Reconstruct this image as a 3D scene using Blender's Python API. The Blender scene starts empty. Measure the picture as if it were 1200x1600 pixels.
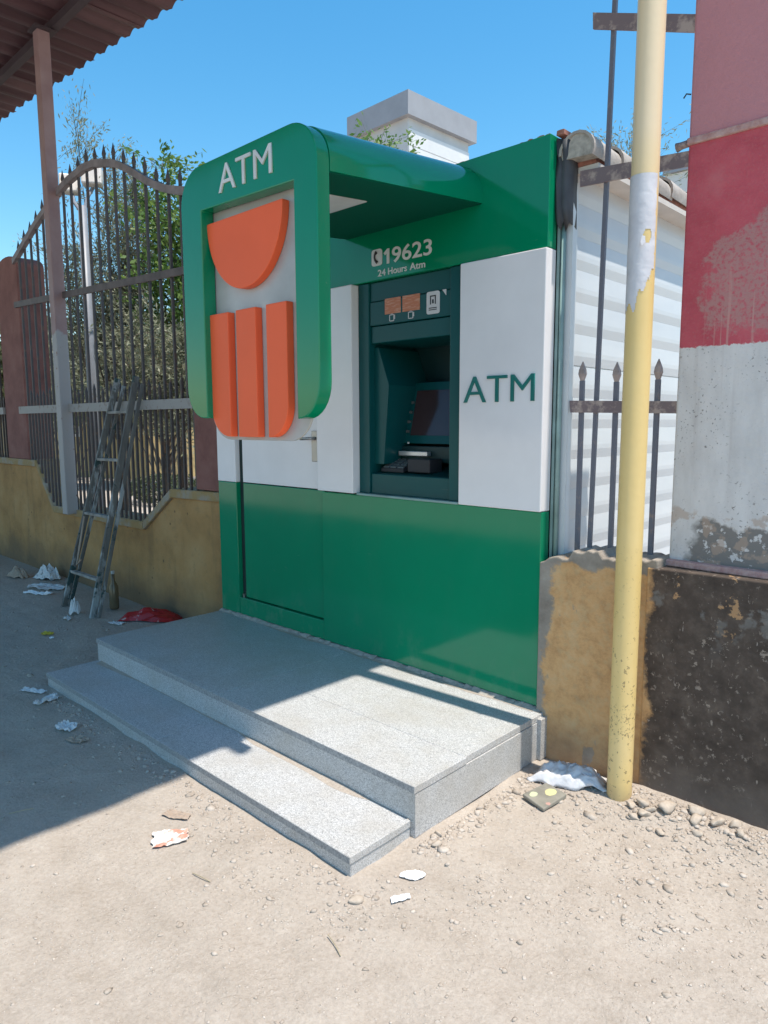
import bpy, math, random
import numpy as np
from mathutils import Vector, Matrix, noise as mnoise

S = bpy.context.scene
COL = S.collection
R = math.radians

# ------------------------------------------------------------------ camera
CAM = Vector((1.6937, -2.8284, 1.569))
YAW, PIT, ROL, FPX = -0.7617, -0.1255, -0.0034, 1098.3
cf = Vector((math.sin(YAW)*math.cos(PIT), math.cos(YAW)*math.cos(PIT), math.sin(PIT)))
cr = Vector((math.cos(YAW), -math.sin(YAW), 0))
cu = cr.cross(cf)
r2 = cr*math.cos(ROL) + cu*math.sin(ROL)
u2 = -cr*math.sin(ROL) + cu*math.cos(ROL)
cd = bpy.data.cameras.new('camera')
cd.sensor_fit = 'AUTO'; cd.sensor_width = 36; cd.lens = FPX/1600*36
cd.clip_start = .05; cd.clip_end = 2000
cam = bpy.data.objects.new('camera', cd); COL.objects.link(cam)
cam.matrix_world = Matrix(((r2.x, u2.x, -cf.x, CAM.x), (r2.y, u2.y, -cf.y, CAM.y), (r2.z, u2.z, -cf.z, CAM.z), (0, 0, 0, 1)))
S.camera = cam

# ------------------------------------------------------------------ sky, sun, exposure
ELEV = R(71.4)
SUNH = Vector((1, .058, 0)).normalized()
W = bpy.data.worlds.new('World'); S.world = W; W.use_nodes = True
wn = W.node_tree.nodes
bg = wn['Background']
sky = wn.new('ShaderNodeTexSky'); sky.sky_type = 'NISHITA'; sky.sun_disc = False
sky.sun_elevation = ELEV; sky.sun_rotation = math.atan2(SUNH.x, SUNH.y)
sky.air_density = 1.25; sky.dust_density = .6; sky.ozone_density = 2.2
hs = wn.new('ShaderNodeHueSaturation'); hs.inputs['Hue'].default_value = .488; hs.inputs['Saturation'].default_value = 1.38
W.node_tree.links.new(sky.outputs[0], hs.inputs['Color']); W.node_tree.links.new(hs.outputs[0], bg.inputs[0]); bg.inputs[1].default_value = .118
sd = bpy.data.lights.new('sun', 'SUN'); sd.energy = 3.0; sd.angle = R(.55); sd.color = (1, .93, .83)
sun = bpy.data.objects.new('sun', sd); COL.objects.link(sun)
sdir = SUNH*math.cos(ELEV) + Vector((0, 0, math.sin(ELEV)))
sun.rotation_euler = sdir.to_track_quat('Z', 'Y').to_euler(); sun.location = (4, 0, 12)
S.view_settings.view_transform = 'Standard'; S.view_settings.look = 'None'
S.view_settings.exposure = .86; S.view_settings.gamma = 1
S.render.engine = 'CYCLES'
S.render.resolution_x = 768; S.render.resolution_y = 1024
S.cycles.max_bounces = 8; S.cycles.diffuse_bounces = 4

# ------------------------------------------------------------------ helpers
ORG = {}
def tag(o, label, cat, group=None):
    o['label'] = label; o['category'] = cat
    if group: o['group'] = group
    return o
def thing(name, loc, label, cat, group=None):
    o = bpy.data.objects.new(name, None); COL.objects.link(o); o.location = loc
    o.empty_display_size = .1
    ORG[o.name] = Vector(loc)
    return tag(o, label, cat, group)
def place(name, me, org, parent=None):
    o = bpy.data.objects.new(name, me); COL.objects.link(o)
    ORG[o.name] = Vector(org)
    if parent is not None:
        o.parent = parent; o.location = Vector(org) - ORG[parent.name]
    else:
        o.location = org
    return o

class MB:
    def __init__(s): s.v = []; s.f = []
    def add(s, vs, fs):
        b = len(s.v); s.v += [tuple(q) for q in vs]; s.f += [tuple(i+b for i in f) for f in fs]; return s
    def box(s, x0, x1, y0, y1, z0, z1):
        return s.add([(x0,y0,z0),(x1,y0,z0),(x1,y1,z0),(x0,y1,z0),(x0,y0,z1),(x1,y0,z1),(x1,y1,z1),(x0,y1,z1)],
                     [(0,3,2,1),(4,5,6,7),(0,1,5,4),(1,2,6,5),(2,3,7,6),(3,0,4,7)])
    def prism(s, poly, y0, y1, dz=None):
        """poly: list of (x,z), counter-clockwise seen from -Y; extruded from y0 to y1"""
        n = len(poly); d0 = dz(y0) if dz else 0; d1 = dz(y1) if dz else 0
        vs = [(x, y0, z+d0) for x, z in poly] + [(x, y1, z+d1) for x, z in poly]
        fs = [tuple(range(n)), tuple(range(2*n-1, n-1, -1))]
        fs += [((i+1) % n, i, n+i, n+(i+1) % n) for i in range(n)]
        return s.add(vs, fs)
    def tube(s, pts, rad, n=8, cap=True, sq=False):
        pts = [Vector(p) for p in pts]
        if not hasattr(rad, '__len__'): rad = [rad]*len(pts)
        vs = []; fs = []
        prev = None
        for i, p in enumerate(pts):
            d = (pts[min(i+1, len(pts)-1)] - pts[max(i-1, 0)]).normalized()
            if prev is None:
                a = Vector((0, 0, 1)) if abs(d.z) < .8 else Vector((1, 0, 0))
                if sq and abs(d.z) >= .8: a = Vector((0, 1, 0))
                u = d.cross(a).normalized()
            else:
                u = (prev - d*prev.dot(d)).normalized()
            prev = u; w = d.cross(u)
            for k in range(n):
                t = 2*math.pi*(k+.5)/n
                vs.append(p + (u*math.cos(t) + w*math.sin(t))*rad[i])
        for i in range(len(pts)-1):
            for k in range(n):
                a = i*n+k; b = i*n+(k+1) % n
                fs.append((a, b, b+n, a+n))
        if cap:
            fs.append(tuple(range(n-1, -1, -1))); m = (len(pts)-1)*n; fs.append(tuple(range(m, m+n)))
        return s.add(vs, fs)
    def beam(s, p0, p1, w, d, side):
        """rectangular bar; w along side direction, d along the other"""
        p0 = Vector(p0); p1 = Vector(p1); a = (p1-p0).normalized(); u = Vector(side); u = (u-a*u.dot(a)).normalized(); v = a.cross(u)
        vs = []
        for p in (p0, p1):
            for (i, j) in ((-1,-1),(1,-1),(1,1),(-1,1)): vs.append(p+u*(i*w/2)+v*(j*d/2))
        return s.add(vs, [(3,2,1,0),(4,5,6,7),(0,1,5,4),(1,2,6,5),(2,3,7,6),(3,0,4,7)])
    def mesh(s, name, mat, org, smooth=False):
        me = bpy.data.meshes.new(name)
        o = Vector(org)
        me.from_pydata([(x-o.x, y-o.y, z-o.z) for x, y, z in s.v], [], s.f)
        if mat: me.materials.append(mat)
        if smooth:
            me.polygons.foreach_set('use_smooth', [True]*len(me.polygons))
        me.update()
        return me
    def build(s, name, mat, parent=None, smooth=False, bevel=0, org=None, ang=None):
        a = np.array(s.v)
        if org is None:
            org = ((a[:,0].min()+a[:,0].max())/2, (a[:,1].min()+a[:,1].max())/2, a[:,2].min())
        o = place(name, s.mesh(name, mat, org, smooth), org, parent)
        if bevel:
            m = o.modifiers.new('bevel', 'BEVEL'); m.width = bevel; m.segments = 2; m.limit_method = 'ANGLE'; m.angle_limit = R(40)
        if smooth and ang:
            try: o.data.set_sharp_from_angle(angle=R(ang))
            except Exception: pass
        return o
def B(name, mat, parent, *b, bevel=0):
    return MB().box(*b).build(name, mat, parent, bevel=bevel)
def arc(cx, cz, rx, rz, a0, a1, n):
    return [(cx+rx*math.cos(R(a0+(a1-a0)*i/n)), cz+rz*math.sin(R(a0+(a1-a0)*i/n))) for i in range(n+1)]

# ------------------------------------------------------------------ material kit
class G:
    def __init__(s, name, rough=.7, spec=None, metal=0):
        s.m = bpy.data.materials.new(name); s.m.use_nodes = True; s.nt = s.m.node_tree
        s.b = s.nt.nodes['Principled BSDF']; s.b.inputs['Roughness'].default_value = rough
        s.b.inputs['Metallic'].default_value = metal
        if spec is not None: s.b.inputs['Specular IOR Level'].default_value = spec
        s.g = s.nt.nodes.new('ShaderNodeNewGeometry'); s.pos = s.g.outputs['Position']
        s.isl = s.g.outputs['Random Per Island']
        s._sep = None
    def L(s, a, b):
        if hasattr(a, 'is_output'): s.nt.links.new(a, b)
        elif hasattr(a, '__len__'): b.default_value = tuple(a) + ((1,) if len(a) == 3 and len(b.default_value) == 4 else ())
        else: b.default_value = a
    def xyz(s, i):
        if s._sep is None:
            s._sep = s.nt.nodes.new('ShaderNodeSeparateXYZ'); s.nt.links.new(s.pos, s._sep.inputs[0])
        return s._sep.outputs[i]
    def vec(s, scale):
        m = s.nt.nodes.new('ShaderNodeMapping'); m.inputs['Scale'].default_value = scale
        s.nt.links.new(s.pos, m.inputs['Vector']); return m.outputs[0]
    def noise(s, scale, detail=4, rough=.55, st=None, dist=0):
        n = s.nt.nodes.new('ShaderNodeTexNoise'); n.inputs['Scale'].default_value = scale
        n.inputs['Detail'].default_value = detail; n.inputs['Roughness'].default_value = rough
        n.inputs['Distortion'].default_value = dist
        s.nt.links.new(s.vec(st) if st else s.pos, n.inputs['Vector']); return n.outputs['Fac']
    def voro(s, scale, out='Distance', feature='F1', st=None, rnd=1):
        n = s.nt.nodes.new('ShaderNodeTexVoronoi'); n.feature = feature; n.inputs['Scale'].default_value = scale
        n.inputs['Randomness'].default_value = rnd
        s.nt.links.new(s.vec(st) if st else s.pos, n.inputs['Vector']); return n.outputs[out]
    def ramp(s, fac, stops, const=False):
        n = s.nt.nodes.new('ShaderNodeValToRGB'); cr_ = n.color_ramp
        if const: cr_.interpolation = 'CONSTANT'
        while len(cr_.elements) < len(stops): cr_.elements.new(.5)
        for e, (p, c) in zip(cr_.elements, stops):
            e.position = p; c = (c, c, c) if not hasattr(c, '__len__') else c; e.color = (*c, 1)
        s.L(fac, n.inputs[0]); return n.outputs[0]
    def step(s, fac, a, b):
        n = s.nt.nodes.new('ShaderNodeMapRange'); n.clamp = True; s.L(fac, n.inputs[0])
        n.inputs[1].default_value = a; n.inputs[2].default_value = b; return n.outputs[0]
    def math(s, op, a, b=0.0):
        n = s.nt.nodes.new('ShaderNodeMath'); n.operation = op; s.L(a, n.inputs[0]); s.L(b, n.inputs[1]); return n.outputs[0]
    def mul(s, a, b): return s.math('MULTIPLY', a, b)
    def add(s, a, b): return s.math('ADD', a, b)
    def mix(s, fac, a, b, mode='MIX'):
        n = s.nt.nodes.new('ShaderNodeMix'); n.data_type = 'RGBA'; n.blend_type = mode
        s.L(fac, n.inputs[0]); s.L(a, n.inputs[6]); s.L(b, n.inputs[7]); return n.outputs[2]
    def col(s, c): s.L(c, s.b.inputs['Base Color']); return s
    def rough(s, c): s.L(c, s.b.inputs['Roughness']); return s
    def bump(s, h, strength=.4, dist=.01):
        n = s.nt.nodes.new('ShaderNodeBump'); n.inputs['Strength'].default_value = strength
        n.inputs['Distance'].default_value = dist; s.L(h, n.inputs['Height'])
        s.nt.links.new(n.outputs[0], s.b.inputs['Normal']); return s

def plain(name, c, rough=.6, var=.12, scale=6, metal=0, bump=0, bscale=60):
    g = G(name, rough, metal=metal)
    n = g.noise(scale, 5)
    lo = tuple(x*(1-var) for x in c); hi = tuple(min(1, x*(1+var)) for x in c)
    g.col(g.ramp(n, [(.3, lo), (.7, hi)]))
    if bump: g.bump(g.noise(bscale, 4), bump, .004)
    return g.m

def gloss(name, c, rough=.12, dust=.06, spec=.5):
    g = G(name, rough, spec)
    n = g.noise(2.2, 5, .6); f = g.noise(160, 2)
    base = g.ramp(n, [(.25, tuple(x*.93 for x in c)), (.75, tuple(x*1.05 for x in c))])
    d = g.mul(g.step(g.noise(5, 6, .7, st=(1, 1, .35)), .5, .85), dust)
    sp = g.mul(g.step(g.noise(7, 7, .72, st=(1, 1, .6)), .50, .68), g.step(g.add(g.xyz(2), g.mul(g.noise(2.5, 4), .5)), .72, .40))
    sc = g.mul(g.step(g.noise(55, 3, .6, st=(.12, 1, 1)), .70, .73), g.step(g.noise(3, 3), .55, .62))
    d = g.math('MAXIMUM', d, g.math('MAXIMUM', g.mul(sp, .16), g.mul(sc, .10)))
    g.col(g.mix(d, base, (.45, .42, .37)))
    g.rough(g.add(g.mul(g.noise(14, 4), .10), rough-.04))
    g.bump(g.noise(1.7, 2), .05, .02)
    return g.m
M = {}
M['green'] = gloss('green_panel', (.0006, .235, .108), .085, .02, .5)
M['ceil'] = (lambda g: (g.col((.001, .10, .06)), g.m)[1])(G('matte_green_ceiling', .7, .08))  # dull dark green for the added cover that hides the hood's reflections
M['white'] = gloss('white_panel', (.86, .835, .84), .14, .05)
M['teal'] = gloss('teal_machine', (.003, .080, .082), .32, .01, .3)
M['teal_dark'] = plain('teal_dark', (.004, .035, .038), .5)
M['acryl'] = (lambda g: (g.col(g.ramp(g.noise(3.5, 6, .6, st=(1, 1, 1.6)), [(.3, (.40, .385, .36)), (.55, (.47, .455, .43)), (.75, (.52, .51, .49))])), g.m)[1])(G('grey_acrylic', .3))
M['orange'] = gloss('orange_acrylic', (.98, .15, .055), .42, .01, .2)
M['letter'] = plain('white_letter', (.72, .71, .69), .4)
M['tealletter'] = plain('teal_letter', (.012, .17, .15), .35)
M['black'] = plain('black_rubber', (.02, .021, .022), .6)
M['dark'] = plain('dark_gap', (.012, .014, .015), .8)
M['keys'] = plain('dull_keys', (.10, .11, .11), .5)
M['gap'] = plain('shadow_gap', (.012, .03, .026), .7)
M['steel'] = plain('brushed_steel', (.42, .40, .38), .35, metal=.8)
M['silver'] = plain('silver', (.65, .65, .66), .3, metal=.6)
M['screen'] = plain('screen_glass', (.05, .03, .032), .12)
M['stick_o'] = (lambda g: (g.col(g.mix(g.step(g.noise(60, 3, st=(.4, 1, 2.2)), .5, .62), (.60, .20, .10), (.68, .33, .22))), g.m)[1])(G('orange_sticker', .5))
M['stick_w'] = plain('white_sticker', (.68, .66, .66), .5)
M['ink'] = plain('ink', (.03, .03, .035), .6)
M['trimteal'] = plain('pale_teal_trim', (.25, .36, .34), .5, .2, 9)

def granite():
    g = G('granite', .45)
    a = g.voro(290, 'Color'); sepn = g.nt.nodes.new('ShaderNodeSeparateColor'); g.nt.links.new(a, sepn.inputs[0])
    r = sepn.outputs[0]
    c = g.ramp(r, [(0, (.14, .14, .145)), (.11, (.28, .281, .283)), (.30, (.48, .48, .48)), (.58, (.62, .618, .612)), (.85, (.74, .735, .72))], True)
    c2 = g.ramp(g.noise(310, 3, .7), [(.36, (.18, .18, .185)), (.47, (.50, .50, .50)), (.62, (.68, .675, .665))])
    c = g.mix(.5, c, c2)
    dust = g.mul(g.step(g.noise(3.2, 8, .72), .42, .70), .55)
    c = g.mix(dust, c, (.40, .365, .31))
    g.col(c); g.rough(g.add(g.mul(g.noise(9, 4), .25), .38)); g.bump(g.noise(220, 2), .12, .002)
    return g.m
M['granite'] = granite()
M['granite_cut'] = (lambda g: (g.col(g.ramp(g.noise(120, 4, .7), [(.35, (.22, .225, .23)), (.55, (.36, .36, .36)), (.7, (.46, .455, .45))])), g.m)[1])(G('granite_sawn_edge', .7))
M['mortar'] = plain('mortar', (.40, .365, .32), .9, .3, 30, bump=.6)

def ground_mat():
    g = G('sandy_ground', .92, .15)
    big = g.noise(.7, 6, .62); mid = g.noise(6, 6, .62); fine = g.noise(75, 5, .7)
    c = g.ramp(big, [(.3, (.43, .365, .305)), (.5, (.51, .44, .375)), (.72, (.555, .49, .425))])
    c = g.mix(.55, c, g.ramp(mid, [(.3, (.385, .325, .27)), (.52, (.51, .445, .385)), (.7, (.59, .53, .465))]))
    c = g.mix(.35, c, g.ramp(fine, [(.3, (.26, .21, .165)), (.5, (.46, .39, .32)), (.68, (.60, .53, .45))]))
    v = g.voro(52, 'Distance'); vm = g.mul(g.step(v, .26, .17), g.step(g.noise(4.3, 4), .48, .62))
    c = g.mix(g.mul(vm, .6), c, (.60, .54, .47))
    tr = g.step(g.noise(1.3, 5, .6, st=(.45, 1.4, 1)), .56, .72)
    c = g.mix(g.mul(tr, .28), c, (.26, .215, .17))
    g.col(c)
    crk = g.step(g.voro(14, 'Distance', 'DISTANCE_TO_EDGE'), .0, .05)
    h = g.add(g.mul(g.noise(34, 9, .72), .8), g.add(g.mul(mid, .9), g.add(g.mul(vm, .16), g.mul(g.mul(crk, g.step(g.noise(2.1, 4), .5, .65)), .10))))
    g.bump(h, .75, .022)
    return g.m
M['ground'] = ground_mat()
def stone_mat(name, lo, hi):
    g = G(name, .9, .2)
    c = g.ramp(g.isl, [(0, lo), (.5, tuple((a+b)/2 for a, b in zip(lo, hi))), (1, hi)])
    c = g.mix(.35, c, g.ramp(g.noise(70, 4), [(.3, tuple(x*.7 for x in lo)), (.7, hi)]))
    g.col(c); g.bump(g.noise(120, 4), .4, .004); return g.m
M['pebble'] = stone_mat('pebbles', (.37, .305, .245), (.60, .53, .46))
M['stone'] = stone_mat('stones', (.42, .345, .27), (.58, .50, .42))

def wall_left():
    g = G('ochre_plaster', .9, .2)
    c = g.ramp(g.noise(2.4, 7, .62), [(.28, (.31, .175, .075)), (.5, (.46, .265, .11)), (.72, (.53, .33, .155))])
    c = g.mix(g.mul(g.step(g.noise(11, 6, .7), .54, .7), .45), c, (.25, .18, .10))
    z = g.add(g.xyz(2), g.mul(g.noise(3, 6), .5))
    c = g.mix(g.mul(g.step(z, .62, .28), .75), c, (.13, .105, .08))      # splash dirt at the foot
    st = g.step(g.noise(5, 5, .6, st=(1.6, 1.6, .25)), .56, .74)
    c = g.mix(g.mul(st, .4), c, (.17, .12, .07))
    sp = g.step(g.voro(7, 'Distance'), .10, .05)
    c = g.mix(g.mul(sp, .7), c, (.10, .075, .05))
    g.col(c); g.bump(g.add(g.noise(45, 7, .7), g.noise(6, 4)), .5, .012); return g.m
M['ochre'] = wall_left()
M['coping'] = (lambda g: (g.col(g.mix(g.step(g.noise(7, 6, .7), .45, .62), (.37, .25, .11), (.36, .31, .25))), g.bump(g.noise(40, 6), .5, .01), g.m)[2])(G('worn_coping', .9))
def wall_right():
    g = G('patched_plaster', .92, .2)
    n = g.noise(3.2, 7, .65)
    c = g.ramp(g.noise(14, 6, .7), [(.3, (.48, .27, .12)), (.52, (.66, .39, .18)), (.72, (.70, .47, .25))])
    c = g.mix(g.mul(g.step(g.noise(26, 4), .52, .64), .35), c, (.56, .42, .24))
    cem = g.ramp(g.noise(10, 6, .65), [(.3, (.24, .205, .17)), (.6, (.36, .315, .265)), (.8, (.43, .39, .34))])
    xm = g.add(g.xyz(0), g.add(g.mul(n, -.34), g.mul(g.xyz(2), -.05)))
    m1 = g.step(xm, -.125, -.145)
    zm = g.add(g.xyz(2), g.mul(g.noise(5, 6, .6), .22)); m2 = g.step(zm, 1.03, 1.045)
    c = g.mix(m2, c, cem); c = g.mix(m1, c, cem)
    lo = g.mul(g.step(g.add(g.xyz(2), g.mul(n, .4)), .46, .22), .6); c = g.mix(lo, c, (.26, .205, .15))
    patch = g.step(g.noise(4.4, 5, .55, st=(1.3, 1, .8)), .66, .675); c = g.mix(g.mul(patch, .85), c, cem)
    g.col(c); g.bump(g.add(g.noise(38, 7, .7), g.mul(m1, .5)), .5, .012); return g.m
M['patched'] = wall_right()
def pillar_right():
    g = G('painted_pillar', .85, .25)
    x, z = g.xyz(0), g.xyz(2)
    n1 = g.noise(4, 7, .65); n2 = g.noise(38, 6, .7); n3 = g.noise(95, 3, .6)
    dark = g.ramp(g.noise(12, 6, .68), [(.3, (.058, .044, .036)), (.5, (.092, .070, .057)), (.7, (.15, .117, .094))])
    fl = g.mul(g.step(n2, .585, .62), g.step(g.noise(5.5, 4), .42, .58)); dark = g.mix(g.mul(fl, .6), dark, (.48, .40, .33))
    scr = g.mul(g.step(g.noise(30, 4, .6, st=(2.5, 1, .5)), .67, .69), g.step(n1, .42, .52)); dark = g.mix(g.mul(scr, .7), dark, (.45, .38, .32))
    och = g.step(g.add(x, g.add(g.mul(n1, .16), g.mul(n2, .05))), .650, .625); dark = g.mix(g.mul(och, .95), dark, g.ramp(g.noise(14, 6, .7), [(.3, (.48, .27, .12)), (.52, (.66, .39, .18)), (.72, (.70, .47, .25))]))
    ot = g.mul(g.step(g.noise(6.5, 6, .66), .61, .63), g.step(z, .62, .82)); dark = g.mix(ot, dark, (.45, .27, .14))
    gp = g.mul(g.step(g.noise(4.6, 5, .6), .56, .59), g.step(z, .62, .9)); dark = g.mix(gp, dark, (.20, .19, .175))
    foot = g.step(g.add(z, g.mul(n1, .25)), .36, .12); dark = g.mix(g.mul(foot, .75), dark, (.20, .165, .14))
    wh = g.ramp(g.noise(9, 6, .6, st=(1.5, 1, .5)), [(.3, (.60, .575, .56)), (.55, (.70, .675, .66)), (.8, (.76, .74, .72))])
    ch = g.mul(g.step(n3, .63, .66), g.step(g.noise(6, 4), .42, .58)); wh = g.mix(g.mul(ch, .8), wh, (.17, .15, .14))
    run = g.mul(g.step(g.noise(16, 4, .55, st=(2, 1, .09)), .6, .72), .22); wh = g.mix(run, wh, (.42, .36, .33))
    cm = g.mul(g.step(g.add(z, g.mul(g.noise(6, 6, .6), .3)), 1.325, 1.305), g.step(g.noise(24, 5, .65), .60, .575))
    cm = g.mul(cm, g.step(g.add(x, g.mul(n1, .2)), .72, .745)); wh = g.mix(cm, wh, (.23, .215, .20))
    tan = g.mul(g.step(g.add(z, g.mul(g.noise(7, 5), .3)), 1.36, 1.34), g.step(g.noise(9, 4), .54, .57)); wh = g.mix(g.mul(tan, .6), wh, (.47, .35, .27))
    red = g.ramp(g.noise(7, 6, .62), [(.3, (.48, .082, .108)), (.55, (.56, .108, .138)), (.8, (.58, .17, .19))])
    red = g.mix(g.mul(g.step(g.noise(110, 3, .7), .5, .7), .25), red, (.46, .21, .20))
    dx = g.mul(g.math('SUBTRACT', x, .88), 3.6); dz_ = g.mul(g.math('SUBTRACT', z, 2.10), 3.6)
    rad = g.add(g.math('SQRT', g.add(g.mul(dx, dx), g.mul(dz_, dz_))), g.mul(g.math('SUBTRACT', g.noise(7, 7, .7), .5), 1.5))
    sc = g.mul(g.step(rad, .84, .75), g.step(g.noise(60, 5, .7), .36, .52)); red = g.mix(g.mul(sc, .75), red, (.44, .27, .25))
    dr = g.mul(g.step(g.noise(42, 2, .5, st=(1.4, 1, .035)), .61, .64), g.mul(g.step(z, 2.25, 1.98), g.step(x, .62, .72))); red = g.mix(g.mul(dr, .6), red, (.55, .33, .30))
    top = g.step(g.add(z, g.mul(n1, .03)), 2.665, 2.69); red = g.mix(g.mul(top, .75), red, (.53, .29, .31))  # mauve above the band: lens flare painted into the red
    zb = g.add(z, g.mul(g.math('SUBTRACT', g.noise(55, 4, .7), .5), .035))
    drip = g.mul(g.step(g.noise(60, 1, .5, st=(1, 1, .02)), .74, .75), g.step(z, 1.79, 1.80))
    c = g.mix(g.math('MAXIMUM', g.step(zb, 1.864, 1.868), g.mul(drip, .7)), wh, red)
    c = g.mix(g.step(g.add(z, g.mul(g.math('SUBTRACT', n2, .5), .02)), 1.0, .995), c, dark)
    g.col(c); g.bump(g.add(g.mul(g.noise(55, 7, .7), .8), g.add(n1, g.mul(cm, -.3))), .5, .012); return g.m
M['pillar'] = pillar_right()
M['redbrown'] = (lambda g: (g.col(g.ramp(g.noise(5, 7, .65), [(.3, (.19, .075, .062)), (.55, (.26, .11, .09)), (.8, (.30, .15, .125))])), g.bump(g.noise(40, 6, .7), .4, .01), g.m)[2])(G('red_brown_paint', .85))
M['pinkband'] = (lambda g: (g.col(g.ramp(g.noise(30, 6, .7), [(.3, (.38, .19, .18)), (.6, (.52, .36, .33)), (.8, (.58, .46, .42))])), g.bump(g.noise(50, 5), .5, .01), g.m)[2])(G('scraped_band', .9))
M['iron'] = (lambda g: (g.col(g.mix(g.step(g.noise(18, 6, .7), .52, .66), (.075, .062, .06), (.14, .08, .055))), g.m)[1])(G('dark_iron', .6))
M['ironblue'] = (lambda g: (g.col(g.mix(g.step(g.noise(14, 6, .7), .56, .70), (.15, .155, .19), (.28, .22, .20))), g.m)[1])(G('grey_iron', .6))
M['ironpink'] = (lambda g: (g.col(g.mix(g.step(g.noise(16, 6, .7), .48, .60), (.20, .15, .155), (.42, .33, .29))), g.m)[1])(G('pinkish_iron', .65))
M['tip'] = plain('worn_spear_tip', (.36, .29, .265), .65, .25, 30)
M['railwhite'] = (lambda g: (g.col(g.mix(g.step(g.noise(20, 6, .7), .56, .7), (.34, .31, .29), (.18, .12, .095))), g.m)[1])(G('worn_white_rail', .6))
M['railbrown'] = plain('brown_rail', (.115, .085, .08), .6, .3, 12)
M['archrail'] = plain('arch_rail_paint', (.24, .20, .20), .55, .25, 10)
M['postpaint'] = (lambda g: (g.col(g.mix(g.step(g.add(g.xyz(2), g.mul(g.noise(9, 5), .2)), 2.52, 2.50),
      g.ramp(g.noise(6, 6), [(.3, (.30, .185, .18)), (.7, (.37, .25, .24))]),
      g.mix(g.step(g.noise(13, 6, .7), .62, .66), (.40, .37, .36), (.22, .11, .08)))), g.m)[1])(G('two_tone_post', .6))
def pole_mat():
    g = G('yellow_pole_paint', .42)
    c = g.ramp(g.noise(3, 5, .6, st=(1, 1, .5)), [(.3, (.77, .545, .205)), (.6, (.83, .61, .26)), (.8, (.85, .65, .33))])
    up = g.step(g.add(g.xyz(2), g.mul(g.noise(4, 4), .2)), 2.35, 2.75); c = g.mix(g.mul(up, .85), c, (.84, .68, .47))  # upper pole made paler: lens veil painted into the colour
    ch = g.mul(g.step(g.noise(48, 4, .7, st=(1, 1, .8)), .60, .63), g.step(g.xyz(2), 1.15, .55))
    band = g.mul(g.step(g.noise(60, 5, .7), .55, .62), g.mul(g.step(g.xyz(2), .44, .40), g.step(g.xyz(2), .24, .30)))
    c = g.mix(g.mul(g.math('MAXIMUM', ch, band), .7), c, (.16, .11, .06))
    ft = g.step(g.add(g.xyz(2), g.mul(g.noise(20, 4), .12)), .16, .05); c = g.mix(g.mul(ft, .6), c, (.36, .28, .18))
    g.col(c); g.bump(g.noise(40, 4), .15, .004); return g.m
M['pole'] = pole_mat()
M['paper'] = (lambda g: (g.col(g.ramp(g.noise(9, 6, .65), [(.3, (.58, .57, .60)), (.7, (.72, .71, .73))])), g.bump(g.noise(26, 5), .5, .006), g.m)[2])(G('old_paper', .75))
M['siding'] = (lambda g: (g.col(g.ramp(g.noise(2.5, 6, .6, st=(1, .5, 2)), [(.3, (.56, .59, .61)), (.7, (.64, .66, .67))])), g.m)[1])(G('white_siding', .4))
M['soffit'] = plain('soffit_board', (.62, .57, .52), .7)
M['rooftile'] = (lambda g: (g.col(g.ramp(g.noise(9, 6, .65), [(.3, (.32, .28, .25)), (.55, (.44, .40, .36)), (.8, (.53, .49, .45))])), g.bump(g.noise(50, 5), .4, .006), g.m)[2])(G('clay_tile', .85))
M['brokentile'] = plain('broken_red_tile', (.36, .16, .12), .85, .35, 25, bump=.5)
M['membrane'] = plain('grey_membrane', (.055, .06, .07), .65, .3, 8, bump=.4, bscale=25)
def sheet_mat():
    g = G('painted_roof_sheet', .6)
    c = g.ramp(g.noise(1.4, 6, .6, st=(2.6, .35, 1)), [(.3, (.065, .028, .032)), (.5, (.10, .045, .05)), (.72, (.16, .085, .085))])
    c = g.mix(g.mul(g.step(g.noise(4.5, 6, .7), .52, .68), .5), c, (.07, .045, .045))
    g.col(c); return g.m
M['sheet'] = sheet_mat()
M['purlin'] = plain('purlin_steel', (.06, .04, .045), .7)
def wood():
    g = G('painted_old_wood', .8)
    a = g.noise(8, 6, .65, st=(1, 1, .25))
    c = g.ramp(g.noise(20, 5, .6, st=(1, 1, .15)), [(.3, (.10, .10, .095)), (.7, (.19, .185, .17))])
    c = g.mix(g.step(a, .54, .60), c, (.36, .38, .38)); c = g.mix(g.step(g.noise(6, 5, .6), .56, .60), c, (.035, .07, .07))
    g.col(c); g.bump(g.noise(60, 4, .6, st=(1, 1, .2)), .4, .005); return g.m
M['wood'] = wood()
M['rung'] = plain('rung_wood', (.30, .28, .255), .8, .4, 14)
def leafmat(name, a, b, c_, tr=.25):
    g = G(name, .55)
    c = g.ramp(g.isl, [(0, a), (.5, b), (1, c_)]); g.col(c)
    t = g.nt.nodes.new('ShaderNodeBsdfTranslucent'); g.nt.links.new(c, t.inputs[0])
    mx = g.nt.nodes.new('ShaderNodeMixShader'); mx.inputs[0].default_value = tr
    g.nt.links.new(g.b.outputs[0], mx.inputs[1]); g.nt.links.new(t.outputs[0], mx.inputs[2])
    g.nt.links.new(mx.outputs[0], g.nt.nodes['Material Output'].inputs[0]); return g.m
M['olive'] = leafmat('olive_leaves', (.17, .19, .115), (.26, .275, .18), (.40, .40, .29), .38)
M['citrus'] = leafmat('bright_leaves', (.08, .17, .035), (.14, .25, .055), (.24, .34, .10), .4)
M['hedge'] = leafmat('hedge_leaves', (.04, .06, .022), (.075, .10, .04), (.13, .14, .07))
M['farleaf'] = leafmat('far_leaves', (.09, .11, .045), (.15, .165, .07), (.23, .23, .12), .35)
M['bark'] = plain('bark', (.13, .105, .085), .9, .3, 14, bump=.6, bscale=40)
M['tower'] = plain('pale_render', (.56, .555, .54), .85, .06, 2)
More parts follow.
